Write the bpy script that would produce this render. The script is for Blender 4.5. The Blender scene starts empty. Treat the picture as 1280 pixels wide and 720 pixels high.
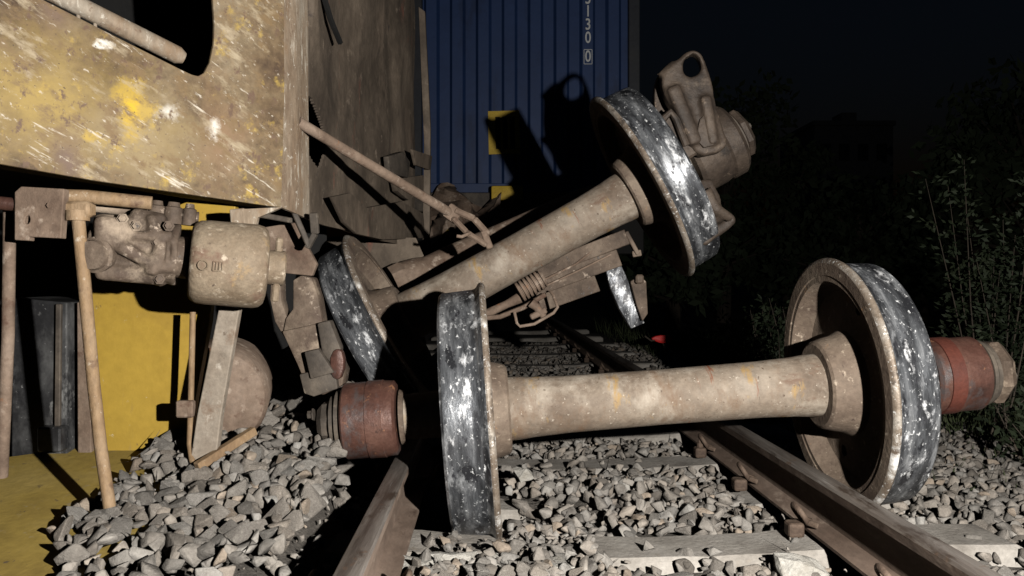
import bpy, bmesh, math, random
import numpy as np
from mathutils import Vector, Matrix, noise
rnd = random.Random(7)
S = bpy.context.scene
COL = S.collection
R = math.radians

# ------------------------------------------------------------------ camera, night sky, the flood lamp, exposure
H = 0.69                       # camera height above the rail heads (rail heads are z = 0)
F = 1000.0                     # focal length in photo pixels (1280 wide)
cam = bpy.data.cameras.new('camera')
cam.sensor_width = 36.0
cam.lens = 36.0 * F / 1280.0
cam.shift_y = -10.0 / 1280.0
cam.clip_start = 0.05
cam.clip_end = 600.0
cam_o = bpy.data.objects.new('camera', cam)
cam_o.location = (0, 0, H)
cam_o.rotation_euler = (R(90), 0, 0)
COL.objects.link(cam_o)
S.camera = cam_o

w = bpy.data.worlds.new('World')
S.world = w
w.use_nodes = True
wn = w.node_tree.nodes
bg = wn['Background']
sky = wn.new('ShaderNodeTexSky')
sky.sky_type = 'NISHITA'
sky.sun_disc = False
sky.sun_elevation = R(-1.0)
sky.sun_rotation = R(200)
sky.ozone_density = 2.0
sky.dust_density = 3.0
w.node_tree.links.new(sky.outputs[0], bg.inputs[0])
bg.inputs[1].default_value = 0.0125

lamp = bpy.data.lights.new('flood_lamp', 'SPOT')     # the rescue crew's flood lamp beside the camera
lamp.energy = 840
lamp.color = (1.0, 0.96, 0.895)
lamp.spot_size = R(140)
lamp.spot_blend = 0.7
lamp.shadow_soft_size = 0.022
lamp_o = bpy.data.objects.new('flood_lamp', lamp)
lamp_o.location = (0.92, 0.0, 0.86)
lamp_o.rotation_euler = Vector((-0.26, 1, -0.02)).to_track_quat('-Z', 'Y').to_euler()
COL.objects.link(lamp_o)

S.cycles.diffuse_bounces = 0
vs = S.view_settings
vs.view_transform = 'Standard'
vs.look = 'None'
vs.exposure = 0.0
vs.gamma = 1.0
vs.use_curve_mapping = False


def P(px, py, Y):
    """a point of the place, from the sight line of a photo pixel and its distance in metres"""
    return Vector(((px - 640.0) / F * Y, Y, H - (py - 350.0) / F * Y))


# ------------------------------------------------------------------ materials
def nd(nt, t, **kw):
    n = nt.nodes.new(t)
    for k, v in kw.items():
        setattr(n, k, v)
    return n


def ramp_set(n, stops):
    cr = n.color_ramp
    while len(cr.elements) > 1:
        cr.elements.remove(cr.elements[0])
    cr.elements[0].position = stops[0][0]
    cr.elements[0].color = (*stops[0][1], 1) if not isinstance(stops[0][1], float) else (stops[0][1],) * 3 + (1,)
    for p, c in stops[1:]:
        e = cr.elements.new(p)
        e.color = (*c, 1) if not isinstance(c, float) else (c, c, c, 1)


def mat(name, cols, scale=5.0, rough=0.75, metallic=0.0, bump=0.25, bscale=None, fine=0.35, flecks=(), rough_flecks=None,
        stretch=(1, 1, 1), spec=0.35, spots=(), tint=False, objrand=0.0, bdist=0.01):
    """cols: colours from low to high along a noise.  flecks: (colour, scale, threshold, width, stretch, rotation, metallic/rough override)"""
    m = bpy.data.materials.new(name)
    m.use_nodes = True
    nt = m.node_tree
    L = nt.links.new
    bs = nt.nodes['Principled BSDF']
    tc = nd(nt, 'ShaderNodeTexCoord')

    def coords(st, rot=(0, 0, 0)):
        mr = nd(nt, 'ShaderNodeMapping')
        mr.inputs['Rotation'].default_value = rot
        L(tc.outputs['Object'], mr.inputs[0])
        mp = nd(nt, 'ShaderNodeMapping')
        mp.inputs['Scale'].default_value = st
        mp.inputs['Location'].default_value = (rnd.random() * 9, rnd.random() * 9, rnd.random() * 9)
        L(mr.outputs[0], mp.inputs[0])
        return mp.outputs[0]

    def noisen(st, sc, det=6, ro=0.6, rot=(0, 0, 0), dist=0.0):
        n = nd(nt, 'ShaderNodeTexNoise')
        n.inputs['Scale'].default_value = sc
        n.inputs['Detail'].default_value = det
        n.inputs['Roughness'].default_value = ro
        n.inputs['Distortion'].default_value = dist
        L(coords(st, rot), n.inputs['Vector'])
        return n.outputs['Fac']

    base = noisen(stretch, scale, 8, 0.62)
    rp = nd(nt, 'ShaderNodeValToRGB')
    k = len(cols)
    ramp_set(rp, [(0.32 + 0.36 * i / max(1, k - 1), c) for i, c in enumerate(cols)])
    L(base, rp.inputs[0])
    col = rp.outputs[0]
    if fine > 0:
        fn = noisen(stretch, scale * 9, 6, 0.7)
        fr = nd(nt, 'ShaderNodeValToRGB')
        ramp_set(fr, [(0.3, 1.0 - fine), (0.7, 1.0 + 0.0)])
        L(fn, fr.inputs[0])
        mx = nd(nt, 'ShaderNodeMix', data_type='RGBA', blend_type='MULTIPLY')
        mx.inputs[0].default_value = 1.0
        L(col, mx.inputs[6]); L(fr.outputs[0], mx.inputs[7])
        col = mx.outputs[2]
    for (c, ctr, rad, sc, th) in spots:            # one worn or painted patch with a ragged outline
        mp = nd(nt, 'ShaderNodeMapping')
        mp.inputs['Scale'].default_value = tuple(1 / r_ for r_ in rad)
        mp.inputs['Location'].default_value = tuple(-a / r_ for a, r_ in zip(ctr, rad))
        L(tc.outputs['Object'], mp.inputs[0])
        ln = nd(nt, 'ShaderNodeVectorMath', operation='LENGTH')
        L(mp.outputs[0], ln.inputs[0])
        nz_ = noisen((1, 1, 1), sc, 8, .7)
        ma = nd(nt, 'ShaderNodeMath', operation='MULTIPLY_ADD')
        L(nz_, ma.inputs[0]); ma.inputs[1].default_value = 2.2
        sb = nd(nt, 'ShaderNodeMath', operation='SUBTRACT')
        L(ma.outputs[0], sb.inputs[0]); L(ln.outputs['Value'], sb.inputs[1])
        ma.inputs[2].default_value = -.25
        rr_ = nd(nt, 'ShaderNodeValToRGB')
        ramp_set(rr_, [(.0, 0.0), (th, 1.0)])
        L(sb.outputs[0], rr_.inputs[0])
        mx = nd(nt, 'ShaderNodeMix', data_type='RGBA')
        L(rr_.outputs[0], mx.inputs[0]); L(col, mx.inputs[6])
        mx.inputs[7].default_value = (*c, 1)
        col = mx.outputs[2]
    rough_s = None
    met_s = None
    for fl in flecks:
        c, sc, th, wd, st, rot = fl[:6]
        n = noisen(st, sc, 7, 0.68, rot)
        r2 = nd(nt, 'ShaderNodeValToRGB')
        ramp_set(r2, [(th, 0.0), (min(1.0, th + wd), 1.0)])
        L(n, r2.inputs[0])
        fac = r2.outputs[0]
        mx = nd(nt, 'ShaderNodeMix', data_type='RGBA')
        L(fac, mx.inputs[0]); L(col, mx.inputs[6])
        mx.inputs[7].default_value = (*c, 1)
        col = mx.outputs[2]
        if len(fl) > 6:
            fm, frr = fl[6]
            a = nd(nt, 'ShaderNodeMix', data_type='FLOAT')
            L(fac, a.inputs[0])
            if met_s: L(met_s, a.inputs[2])
            else: a.inputs[2].default_value = metallic
            a.inputs[3].default_value = fm
            met_s = a.outputs[0]
            b = nd(nt, 'ShaderNodeMix', data_type='FLOAT')
            L(fac, b.inputs[0])
            if rough_s: L(rough_s, b.inputs[2])
            else: b.inputs[2].default_value = rough
            b.inputs[3].default_value = frr
            rough_s = b.outputs[0]
    if tint:
        at = nd(nt, 'ShaderNodeAttribute', attribute_name='tint')
        mx = nd(nt, 'ShaderNodeMix', data_type='RGBA', blend_type='MULTIPLY')
        mx.inputs[0].default_value = 1.0
        L(col, mx.inputs[6]); L(at.outputs['Color'], mx.inputs[7])
        col = mx.outputs[2]
    L(col, bs.inputs['Base Color'])
    bs.inputs['Roughness'].default_value = rough
    bs.inputs['Metallic'].default_value = metallic
    bs.inputs['Specular IOR Level'].default_value = spec
    if met_s: L(met_s, bs.inputs['Metallic'])
    if rough_s: L(rough_s, bs.inputs['Roughness'])
    if bump > 0:
        bn = noisen(stretch, bscale or scale * 7, 8, 0.65)
        bp = nd(nt, 'ShaderNodeBump')
        bp.inputs['Strength'].default_value = bump
        bp.inputs['Distance'].default_value = bdist
        L(bn, bp.inputs['Height'])
        L(bp.outputs[0], bs.inputs['Normal'])
    return m


M = {}
A1 = (1, 1, 1)
Z3 = (0, 0, 0)
M['rust'] = mat('dusty_rust', [(.12, .078, .056), (.24, .172, .128), (.33, .25, .195)], 5, .8, 0, .4,
                flecks=[((.42, .34, .275), 13, .57, .12, A1, Z3), ((.10, .055, .038), 9, .59, .1, A1, Z3), ((.26, .12, .06), 7, .63, .06, A1, Z3)])
M['axle'] = mat('axle_rust', [(.165, .122, .09), (.28, .225, .175), (.385, .33, .27)], 3.5, .7, 0, .4,
                flecks=[((.44, .385, .32), 4, .53, .2, (1.3, 1, 1), Z3), ((.18, .12, .08), 5, .53, .16, (1.8, 1, 1), Z3),
                        ((.36, .225, .075), 4.0, .585, .10, (2.4, 1.0, 1.0), Z3), ((.20, .08, .045), 3, .63, .04, (5, .5, .5), Z3), ((.09, .062, .045), 3.2, .60, .10, (1, 1, 1), Z3),
                        ((.10, .07, .05), 44, .62, .06, A1, Z3), ((.48, .42, .35), 60, .62, .06, A1, Z3),
                        ((.16, .105, .075), 10, .60, .08, (.5, 1.3, 1.3), Z3)])
M['disc'] = mat('wheel_disc_rust', [(.115, .082, .062), (.20, .15, .113), (.28, .22, .168)], 5, .75, 0, .4,
                flecks=[((.10, .070, .055), 5, .56, .14, A1, Z3), ((.44, .36, .28), 30, .60, .08, A1, Z3), ((.34, .19, .09), 8, .63, .06, A1, Z3), ((.08, .055, .045), 40, .62, .06, A1, Z3)])
M['tread'] = mat('worn_tread', [(.05, .053, .059), (.12, .126, .138), (.28, .295, .32), (.60, .62, .65)], 4.5, .30, .7, .25, 70, .35,
                 stretch=(5, .8, .8), bdist=.003,
                 flecks=[((.66, .68, .71), 6, .52, .18, (3.2, .8, .8), Z3, (.6, .33)),
                         ((.028, .029, .033), 8, .51, .11, (1.7, .9, .9), Z3, (.4, .36)),
                         ((.80, .81, .83), 12, .57, .12, (1.6, .8, .8), Z3, (.05, .5)),
                         ((.03, .03, .035), 24, .55, .10, (1.5, .8, .8), Z3, (.2, .4)),
                         ((.84, .85, .86), 48, .585, .10, (1.4, .9, .9), Z3, (.0, .55))])
M['flange'] = mat('scraped_flange', [(.13, .095, .07), (.26, .21, .165), (.46, .42, .37)], 9, .5, .2, .3,
                  flecks=[((.82, .81, .79), 9, .56, .14, A1, Z3, (.0, .65)), ((.07, .058, .05), 26, .56, .12, A1, Z3, (.2, .6)), ((.8, .79, .77), 70, .58, .08, A1, Z3)])
M['redbear'] = mat('bearing_red', [(.06, .032, .026), (.115, .054, .041), (.175, .092, .07)], 7, .45, .15, .3,
                   flecks=[((.12, .105, .105), 5, .53, .12, (1.6, 1, 1), Z3, (.5, .4)), ((.30, .145, .08), 18, .61, .06, A1, Z3), ((.05, .03, .026), 12, .59, .08, A1, Z3)])
M['orange'] = mat('orange_red_band', [(.09, .03, .022), (.14, .042, .028)], 9, .6, 0, .2,
                  flecks=[((.12, .06, .05), 9, .55, .1, A1, Z3)])
M['darksteel'] = mat('dark_dusty_steel', [(.05, .042, .036), (.10, .083, .068), (.17, .14, .11)], 6, .7, .1, .3,
                     flecks=[((.32, .26, .20), 14, .62, .1, A1, Z3)])
M['black'] = mat('black_steel_and_shade', [(.004, .004, .0045), (.008, .0075, .007)], 6, .8, 0, .2)  # near-black; serves dark steel and added pieces that imitate shade
M['castbrown'] = mat('cast_brown', [(.07, .05, .037), (.15, .11, .082), (.25, .193, .146)], 6, .72, .05, .45,
                     flecks=[((.085, .058, .044), 9, .56, .12, A1, Z3), ((.40, .325, .26), 26, .61, .08, A1, Z3), ((.36, .285, .215), 4, .57, .12, A1, Z3), ((.04, .032, .028), 14, .63, .06, A1, Z3, (.1, .35))])
M['oilcast'] = mat('oily_cast', [(.035, .026, .021), (.07, .052, .04), (.12, .09, .068)], 6, .6, .1, .45,
                   flecks=[((.20, .15, .11), 22, .62, .1, A1, Z3), ((.025, .02, .017), 10, .56, .1, A1, Z3), ((.17, .13, .095), 4, .60, .14, A1, Z3)])
M['reservoir'] = mat('reservoir_tan', [(.18, .13, .085), (.26, .20, .14), (.335, .27, .195)], 8, .72, 0, .4,
                     flecks=[((.16, .10, .07), 12, .56, .12, A1, Z3), ((.46, .385, .30), 26, .58, .1, A1, Z3), ((.36, .24, .11), 5, .61, .1, A1, Z3), ((.09, .065, .05), 40, .64, .06, A1, Z3)])
M['yellow'] = mat('yellow_paint', [(.34, .215, .04), (.43, .28, .045), (.47, .31, .05)], 3, .55, 0, .18, fine=.15,
                  flecks=[((.27, .205, .14), 2.4, .54, .22, (1.8, 1, .4), Z3), ((.20, .14, .08), 6, .62, .1, (2, 1, .3), Z3), ((.10, .07, .05), 16, .66, .05, (1, 1, .6), Z3), ((.55, .46, .30), 30, .66, .05, A1, Z3)])
M['yellowdirty'] = mat('yellow_dusty', [(.30, .21, .055), (.40, .285, .07), (.45, .33, .10)], 3, .7, 0, .25, fine=.25,
                       flecks=[((.24, .19, .12), 4, .57, .14, A1, Z3), ((.36, .30, .21), 12, .60, .12, A1, Z3), ((.12, .09, .06), 20, .63, .06, A1, Z3)])
M['grime'] = mat('grimy_plastic', [(.02, .02, .022), (.045, .045, .047)], 5, .35, 0, .1,
                 flecks=[((.13, .13, .13), 3.2, .48, .2, (1, 1, .7), Z3, (0, .6)), ((.42, .42, .41), 4.2, .57, .14, (1.3, 1, .7), Z3, (0, .7)), ((.3, .3, .3), 50, .64, .05, A1, Z3, (0, .7))])
M['bend'] = mat('scoured_bend', [(.22, .155, .105), (.33, .255, .185), (.43, .375, .305)], 5, .7, 0, .3, 40, .35, stretch=(1.5, 1.5, .5),
                flecks=[((.25, .165, .10), 6, .53, .14, (1.2, 1.2, .6), Z3), ((.56, .51, .43), 16, .57, .09, (2, 2, .4), Z3), ((.18, .12, .085), 24, .59, .08, A1, Z3), ((.6, .56, .49), 50, .62, .06, A1, Z3)])
M['crumple'] = mat('grimy_sheet', [(.06, .046, .035), (.125, .097, .073), (.21, .165, .125)], 2.4, .75, 0, .45, 24, .4, stretch=(1, 1, .8),
                   flecks=[((.22, .085, .06), 3.2, .60, .08, (1.3, 1.3, .5), Z3), ((.24, .19, .145), 14, .60, .12, A1, Z3), ((.21, .16, .12), 2.0, .56, .14, (1, 1, .5), Z3),
                           ((.05, .04, .035), 6, .63, .08, A1, Z3)])
M['palesteel'] = mat('pale_dusty_steel', [(.22, .175, .135), (.33, .275, .22), (.40, .345, .285)], 5, .75, 0, .3,
                     flecks=[((.20, .14, .10), 9, .58, .1, A1, Z3), ((.46, .41, .35), 24, .6, .1, A1, Z3), ((.12, .085, .06), 30, .64, .06, A1, Z3)])
M['pipe'] = mat('ochre_pipe', [(.20, .125, .07), (.31, .205, .115), (.37, .265, .17)], 9, .68, 0, .35, stretch=(1, 1, .5),
                flecks=[((.12, .07, .045), 10, .57, .1, A1, Z3), ((.46, .385, .30), 36, .62, .07, A1, Z3)])
M['container'] = mat('container_blue', [(.015, .036, .108), (.020, .046, .135)], 2, .55, 0, .12, fine=.15,
                     flecks=[((.035, .038, .04), 4, .66, .06, (1, 1, .4), Z3), ((.010, .018, .05), 3, .54, .2, (1, 1, .3), Z3)])
M['containerpost'] = mat('container_post', [(.022, .025, .035), (.035, .036, .04)], 3, .6, 0, .15)
M['white'] = mat('white_lettering', [(.60, .62, .62), (.72, .73, .73)], 9, .6, 0, 0)
M['rail'] = mat('rail_brown', [(.13, .09, .068), (.22, .16, .125), (.30, .23, .185)], 4, .75, .05, .35, stretch=(1, .35, 1),
                flecks=[((.33, .26, .21), 12, .58, .12, (1, .4, 1), Z3), ((.09, .06, .045), 9, .60, .08, (1, .5, 1), Z3)])
M['railtop'] = mat('rail_head', [(.13, .105, .09), (.26, .225, .20), (.38, .345, .315)], 5, .42, .45, .2, stretch=(5, .3, 5),
                   flecks=[((.09, .068, .055), 8, .56, .08, (1.4, .4, 1), Z3), ((.5, .48, .46), 6, .62, .06, (9, .25, 1), Z3), ((.20, .13, .09), 14, .60, .08, (1, .6, 1), Z3)])
M['concrete'] = mat('sleeper_concrete', [(.24, .217, .193), (.35, .323, .29), (.44, .41, .375)], 6, .9, 0, .5, 60, .3,
                    flecks=[((.20, .16, .12), 4, .60, .12, A1, Z3), ((.52, .48, .42), 18, .64, .08, A1, Z3)])
M['crushed'] = mat('crushed_concrete', [(.34, .315, .275), (.46, .44, .40), (.58, .56, .52)], 14, .9, 0, .8, 50, .4)
M['clip'] = mat('clip_rust', [(.07, .047, .035), (.13, .09, .066), (.19, .14, .105)], 20, .75, .1, .3)
M['stone'] = mat('ballast_stone', [(.20, .178, .156), (.285, .256, .226), (.37, .338, .302)], 14, .9, 0, .7, 60, .35, tint=True,
                 flecks=[((.40, .365, .325), 4, .54, .18, A1, Z3), ((.12, .10, .085), 6, .60, .1, A1, Z3)])
M['soil'] = mat('dark_soil', [(.05, .042, .034), (.085, .07, .055), (.12, .10, .08)], 1.6, .95, 0, .8, 9, .5, bdist=.05)
M['bed'] = mat('ballast_dust', [(.08, .072, .063), (.15, .134, .118)], 18, .95, 0, .8, 60, .5, bdist=.02)
M['leaf'] = mat('weed_leaf', [(.014, .022, .010), (.022, .033, .015), (.034, .044, .022)], 3, .7, 0, 0, fine=.2)
M['leafdark'] = mat('tree_leaf', [(.03, .045, .022), (.05, .07, .035)], .5, .8, 0, 0, fine=.2)
M['grass'] = mat('night_grass', [(.035, .048, .02), (.055, .072, .03), (.085, .09, .05)], 1.2, .8, 0, 0, fine=.2)
M['bark'] = mat('bark', [(.06, .05, .04), (.10, .08, .06)], 6, .9, 0, .4)
M['plaster'] = mat('grey_plaster', [(.16, .16, .165), (.20, .20, .205)], .4, .9, 0, 0)
M['glassdark'] = mat('dark_window', [(.02, .02, .025), (.03, .03, .035)], 1, .2, 0, 0)
M['redplastic'] = mat('red_plastic', [(.75, .02, .02), (.85, .035, .03)], 9, .45, 0, .1)
M['paint_yellow_block'] = mat('yellow_block', [(.60, .40, .04), (.72, .50, .06)], 8, .6, 0, .15, flecks=[((.25, .18, .08), 9, .64, .1, A1, Z3)])

# ------------------------------------------------------------------ building helpers
MW = {}


def empty(name, loc, label=None, cat=None, group=None, kind=None):
    o = bpy.data.objects.new(name, None)
    o.empty_display_size = 0.1
    o.location = loc
    COL.objects.link(o)
    MW[o] = Matrix.Translation(loc)
    tag(o, label, cat, group, kind)
    return o


def tag(o, label=None, cat=None, group=None, kind=None):
    if label: o['label'] = label
    if cat: o['category'] = cat
    if group: o['group'] = group
    if kind: o['kind'] = kind
    return o


def obj(name, bm, material, parent=None, mtx=None, smooth=40, label=None):
    """links a bmesh (in the frame mtx) as ONE mesh object, child of parent"""
    if isinstance(bm, bpy.types.Mesh):
        me = bm
    else:
        me = bpy.data.meshes.new(name)
        if smooth is not None:
            for f in bm.faces: f.smooth = True
        bm.normal_update()
        bm.to_mesh(me)
        bm.free()
        if smooth is not None:
            me.set_sharp_from_angle(angle=R(smooth))
    if not me.materials: me.materials.append(material)
    o = bpy.data.objects.new(name, me)
    COL.objects.link(o)
    m = mtx if mtx is not None else Matrix.Identity(4)
    if parent is not None:
        o.parent = parent
        o.matrix_parent_inverse = MW[parent].inverted()
    o.matrix_basis = m
    MW[o] = m.copy()
    if label: o['label'] = label
    return o


def centred(bm, c):
    bmesh.ops.translate(bm, vec=-Vector(c), verts=bm.verts)
    return Matrix.Translation(c)


def frame(o, x, up=Vector((0, 0, 1))):
    """matrix at o with local x along x"""
    x = Vector(x).normalized()
    y = up.cross(x)
    if y.length < 1e-4: y = Vector((0, 1, 0))
    y.normalize()
    z = x.cross(y)
    m = Matrix((x, y, z)).transposed().to_4x4()
    m.translation = Vector(o)
    return m


def jitter(bm, amp, sc, seed=0):
    off = Vector((seed * 3.1, seed * 1.7, seed * 5.3))
    for v in bm.verts:
        v.co += noise.noise_vector(v.co * sc + off) * amp


def add_box(bm, size, mtx=Matrix.Identity(4), bev=0.0, seg=1):
    t = bmesh.new()
    bmesh.ops.create_cube(t, size=1)
    bmesh.ops.scale(t, vec=Vector(size), verts=t.verts)
    if bev > 0:
        bmesh.ops.bevel(t, geom=t.edges[:], offset=bev, segments=seg, affect='EDGES', profile=.5)
    bmesh.ops.transform(t, matrix=mtx, verts=t.verts)
    join(bm, t)


def join(bm, t):
    me = bpy.data.meshes.new('tmp')
    t.to_mesh(me); t.free()
    bm.from_mesh(me)
    bpy.data.meshes.remove(me)


def add_lathe(bm, prof, seg=32, mtx=Matrix.Identity(4), closed=False, a0=0.0, a1=2 * math.pi):
    """prof: (axial x, radius).  Revolved about local x"""
    full = abs(a1 - a0 - 2 * math.pi) < 1e-6
    n = seg if full else seg + 1
    rings = []
    for x, r in prof:
        if r < 1e-6:
            rings.append([bm.verts.new(mtx @ Vector((x, 0, 0)))])
        else:
            rings.append([bm.verts.new(mtx @ Vector((x, r * math.cos(a0 + (a1 - a0) * k / seg), r * math.sin(a0 + (a1 - a0) * k / seg)))) for k in range(n)])
    pairs = list(zip(rings[:-1], rings[1:]))
    if closed: pairs.append((rings[-1], rings[0]))
    for a, b in pairs:
        for k in range(seg):
            k2 = (k + 1) % n
            if not full and k + 1 >= n: break
            if len(a) == 1 and len(b) == 1: continue
            if len(a) == 1: bm.faces.new((a[0], b[k2], b[k]))
            elif len(b) == 1: bm.faces.new((a[k], a[k2], b[0]))
            else: bm.faces.new((a[k], a[k2], b[k2], b[k]))


def add_tube(bm, pts, r, seg=12, caps=True):
    """round bar through pts; r one radius or one for each point"""
    pts = [Vector(p) for p in pts]
    rs = r if isinstance(r, (list, tuple)) else [r] * len(pts)
    up = Vector((0, 0, 1))
    d0 = (pts[1] - pts[0]).normalized()
    if abs(d0.dot(up)) > .95: up = Vector((0, 1, 0))
    rings = []
    for i, p in enumerate(pts):
        a = pts[max(0, i - 1)]; b = pts[min(len(pts) - 1, i + 1)]
        d = (b - a).normalized()
        x = up.cross(d)
        if x.length < 1e-4: x = Vector((1, 0, 0)).cross(d)
        x.normalize()
        y = d.cross(x)
        up = y if abs(d.dot(y)) < .5 else up
        rings.append([bm.verts.new(p + (x * math.cos(2 * math.pi * k / seg) + y * math.sin(2 * math.pi * k / seg)) * rs[i]) for k in range(seg)])
    for a, b in zip(rings[:-1], rings[1:]):
        for k in range(seg):
            bm.faces.new((a[k], a[(k + 1) % seg], b[(k + 1) % seg], b[k]))
    if caps:
        bm.faces.new(rings[0][::-1]); bm.faces.new(rings[-1])


def add_bar(bm, a, b, wd, ht, up=Vector((0, 0, 1)), bev=0.003):
    a = Vector(a); b = Vector(b)
    add_box(bm, ((b - a).length, wd, ht), frame((a + b) / 2, b - a, up), bev)


def add_plate(bm, outer, thick, holes=(), back=Vector((0, 1, 0)), bev=0.0):
    """flat piece with an outline in 3-D (roughly planar), given its thickness along back"""
    t = bmesh.new()
    edges = []
    for loop in [outer, *holes]:
        vs_ = [t.verts.new(p) for p in loop]
        for i in range(len(vs_)):
            edges.append(t.edges.new((vs_[i], vs_[(i + 1) % len(vs_)])))
    bmesh.ops.triangle_fill(t, use_beauty=True, use_dissolve=False, edges=edges)
    for f in t.faces:
        f.normal_update()
        if f.normal.dot(back) > 0: f.normal_flip()
    bmesh.ops.dissolve_limit(t, angle_limit=.02, verts=t.verts[:], edges=t.edges[:])
    ext = bmesh.ops.extrude_face_region(t, geom=t.faces[:])
    nv = [g for g in ext['geom'] if isinstance(g, bmesh.types.BMVert)]
    bmesh.ops.translate(t, vec=Vector(back).normalized() * -thick * 0, verts=nv)
    # extruded copy stays in front; move the originals back
    keep = set(nv)
    orig = [v for v in t.verts if v not in keep]
    bmesh.ops.translate(t, vec=Vector(back).normalized() * thick, verts=orig)
    bmesh.ops.recalc_face_normals(t, faces=t.faces[:])
    if bev > 0:
        es = [e for e in t.edges if len(e.link_faces) == 2 and e.calc_face_angle(0) > R(35)]
        bmesh.ops.bevel(t, geom=es, offset=bev, segments=2, affect='EDGES', profile=.5)
    join(bm, t)


def smooth_loop(pts, it=2):
    """rounds a closed outline (corner cutting)"""
    pts = [Vector(p) for p in pts]
    for _ in range(it):
        q = []
        for i in range(len(pts)):
            a, b = pts[i], pts[(i + 1) % len(pts)]
            q += [a * .75 + b * .25, a * .25 + b * .75]
        pts = q
    return pts


def cast(bm, voxel=.007, it=3):
    """fuses the pieces in a bmesh into one casting with soft fillets"""
    bmesh.ops.recalc_face_normals(bm, faces=bm.faces[:])
    me_ = bpy.data.meshes.new('cast')
    bm.to_mesh(me_); bm.free()
    t_ = bpy.data.objects.new('tmp_cast', me_); COL.objects.link(t_)
    md = t_.modifiers.new('r', 'REMESH'); md.mode = 'VOXEL'; md.voxel_size = voxel
    m2 = t_.modifiers.new('s', 'SMOOTH'); m2.factor = .5; m2.iterations = it
    res = bpy.data.meshes.new_from_object(t_.evaluated_get(bpy.context.evaluated_depsgraph_get()))
    bpy.data.objects.remove(t_)
    b_ = bmesh.new(); b_.from_mesh(res); bpy.data.meshes.remove(res)
    return b_


def hexbolt(bm, at, d, r=.014, h=.014):
    add_lathe(bm, [(-.004, 0), (-.004, r * 1.5), (.002, r * 1.5), (.002, r), (h, r * .95), (h, 0)], 6, frame(at, d))


# ------------------------------------------------------------------ ground, ballast bed, sleepers, rails
TD = Vector((-.03, 1, 0)).normalized()           # along the track
SD = Vector((1, .03, 0)).normalized()            # along a sleeper


def rail_x(side, Y):
    return (1.119 if side > 0 else -.388) - .03 * (Y - 1.865)


def sm(a, b, x):
    t = max(0.0, min(1.0, (x - a) / (b - a)))
    return t * t * (3 - 2 * t)


def gz(x, y):
    """height of the ballast surface"""
    xl = rail_x(-1, y); xr = rail_x(1, y)
    z = -.225
    if x > xr + .45:
        z = -.225 - .10 * sm(xr + .5, xr + 2.0, x) - .30 * sm(xr + 1.7, xr + 3.6, x)
    # left heap thrown up against the wagon
    hp = min(.09, -.14 + (y - 2.15) * .30) - .42 * sm(2.95, 3.5, y)
    wgt = sm(xl - .06, xl - .42, x) * (1 - sm(4.0, 4.8, y))
    z = z * (1 - wgt) + hp * wgt
    if x < -1.9: z -= .25 * sm(-1.9, -2.6, x)
    # pit scraped by the near wheel, covered sleeper behind it
    d = math.hypot((x + .16) / .30, (y - 2.98) / .42)
    z -= .085 * (1 - sm(.5, 1.15, d))
    d = math.hypot((x - .25) / .5, (y - 3.32) / .25)
    z += .055 * (1 - sm(.4, 1.1, d))
    if xl < x < xr + .6: z += (-.05 * sm(.25, .36, x) + .035 * (1 - sm(.25, .36, x))) * (1 - sm(2.50, 2.62, y))
    z += .018 * noise.noise(Vector((x * 3, y * 3, 0))) + .01 * noise.noise(Vector((x * 9, y * 9, 4)))
    if y > 4.3 and xl + .1 < x < xr + .6: z -= .012
    return z


g = bmesh.new()
add_box(g, (700, 700, .02), Matrix.Translation((0, 200, -.62)))
ground = obj('ground', g, M['soil'], smooth=None)
tag(ground, 'dark bare soil beyond the ballast', kind='structure')

bx = bmesh.new()
NX, NY = 130, 170
grid = []
for j in range(NY + 1):
    Y = 1.2 + 13.0 * (j / NY) ** 1.3
    row = []
    for i in range(NX + 1):
        X = -4.2 + 9.4 * i / NX
        zz = gz(X, Y) - .03
        if X < -.9 and Y < 3.2: zz = min(zz, .05 + (Y - 2.95) * .161 - .03) if X < -1.0 else zz
        row.append(bx.verts.new((X, Y, zz)))
    grid.append(row)
for j in range(NY):
    for i in range(NX):
        bx.faces.new((grid[j][i], grid[j][i + 1], grid[j + 1][i + 1], grid[j + 1][i]))
ballast = obj('ballast_ground', bx, M['bed'])
tag(ballast, 'grey crushed-stone ballast bed under the track', kind='structure')

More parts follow.
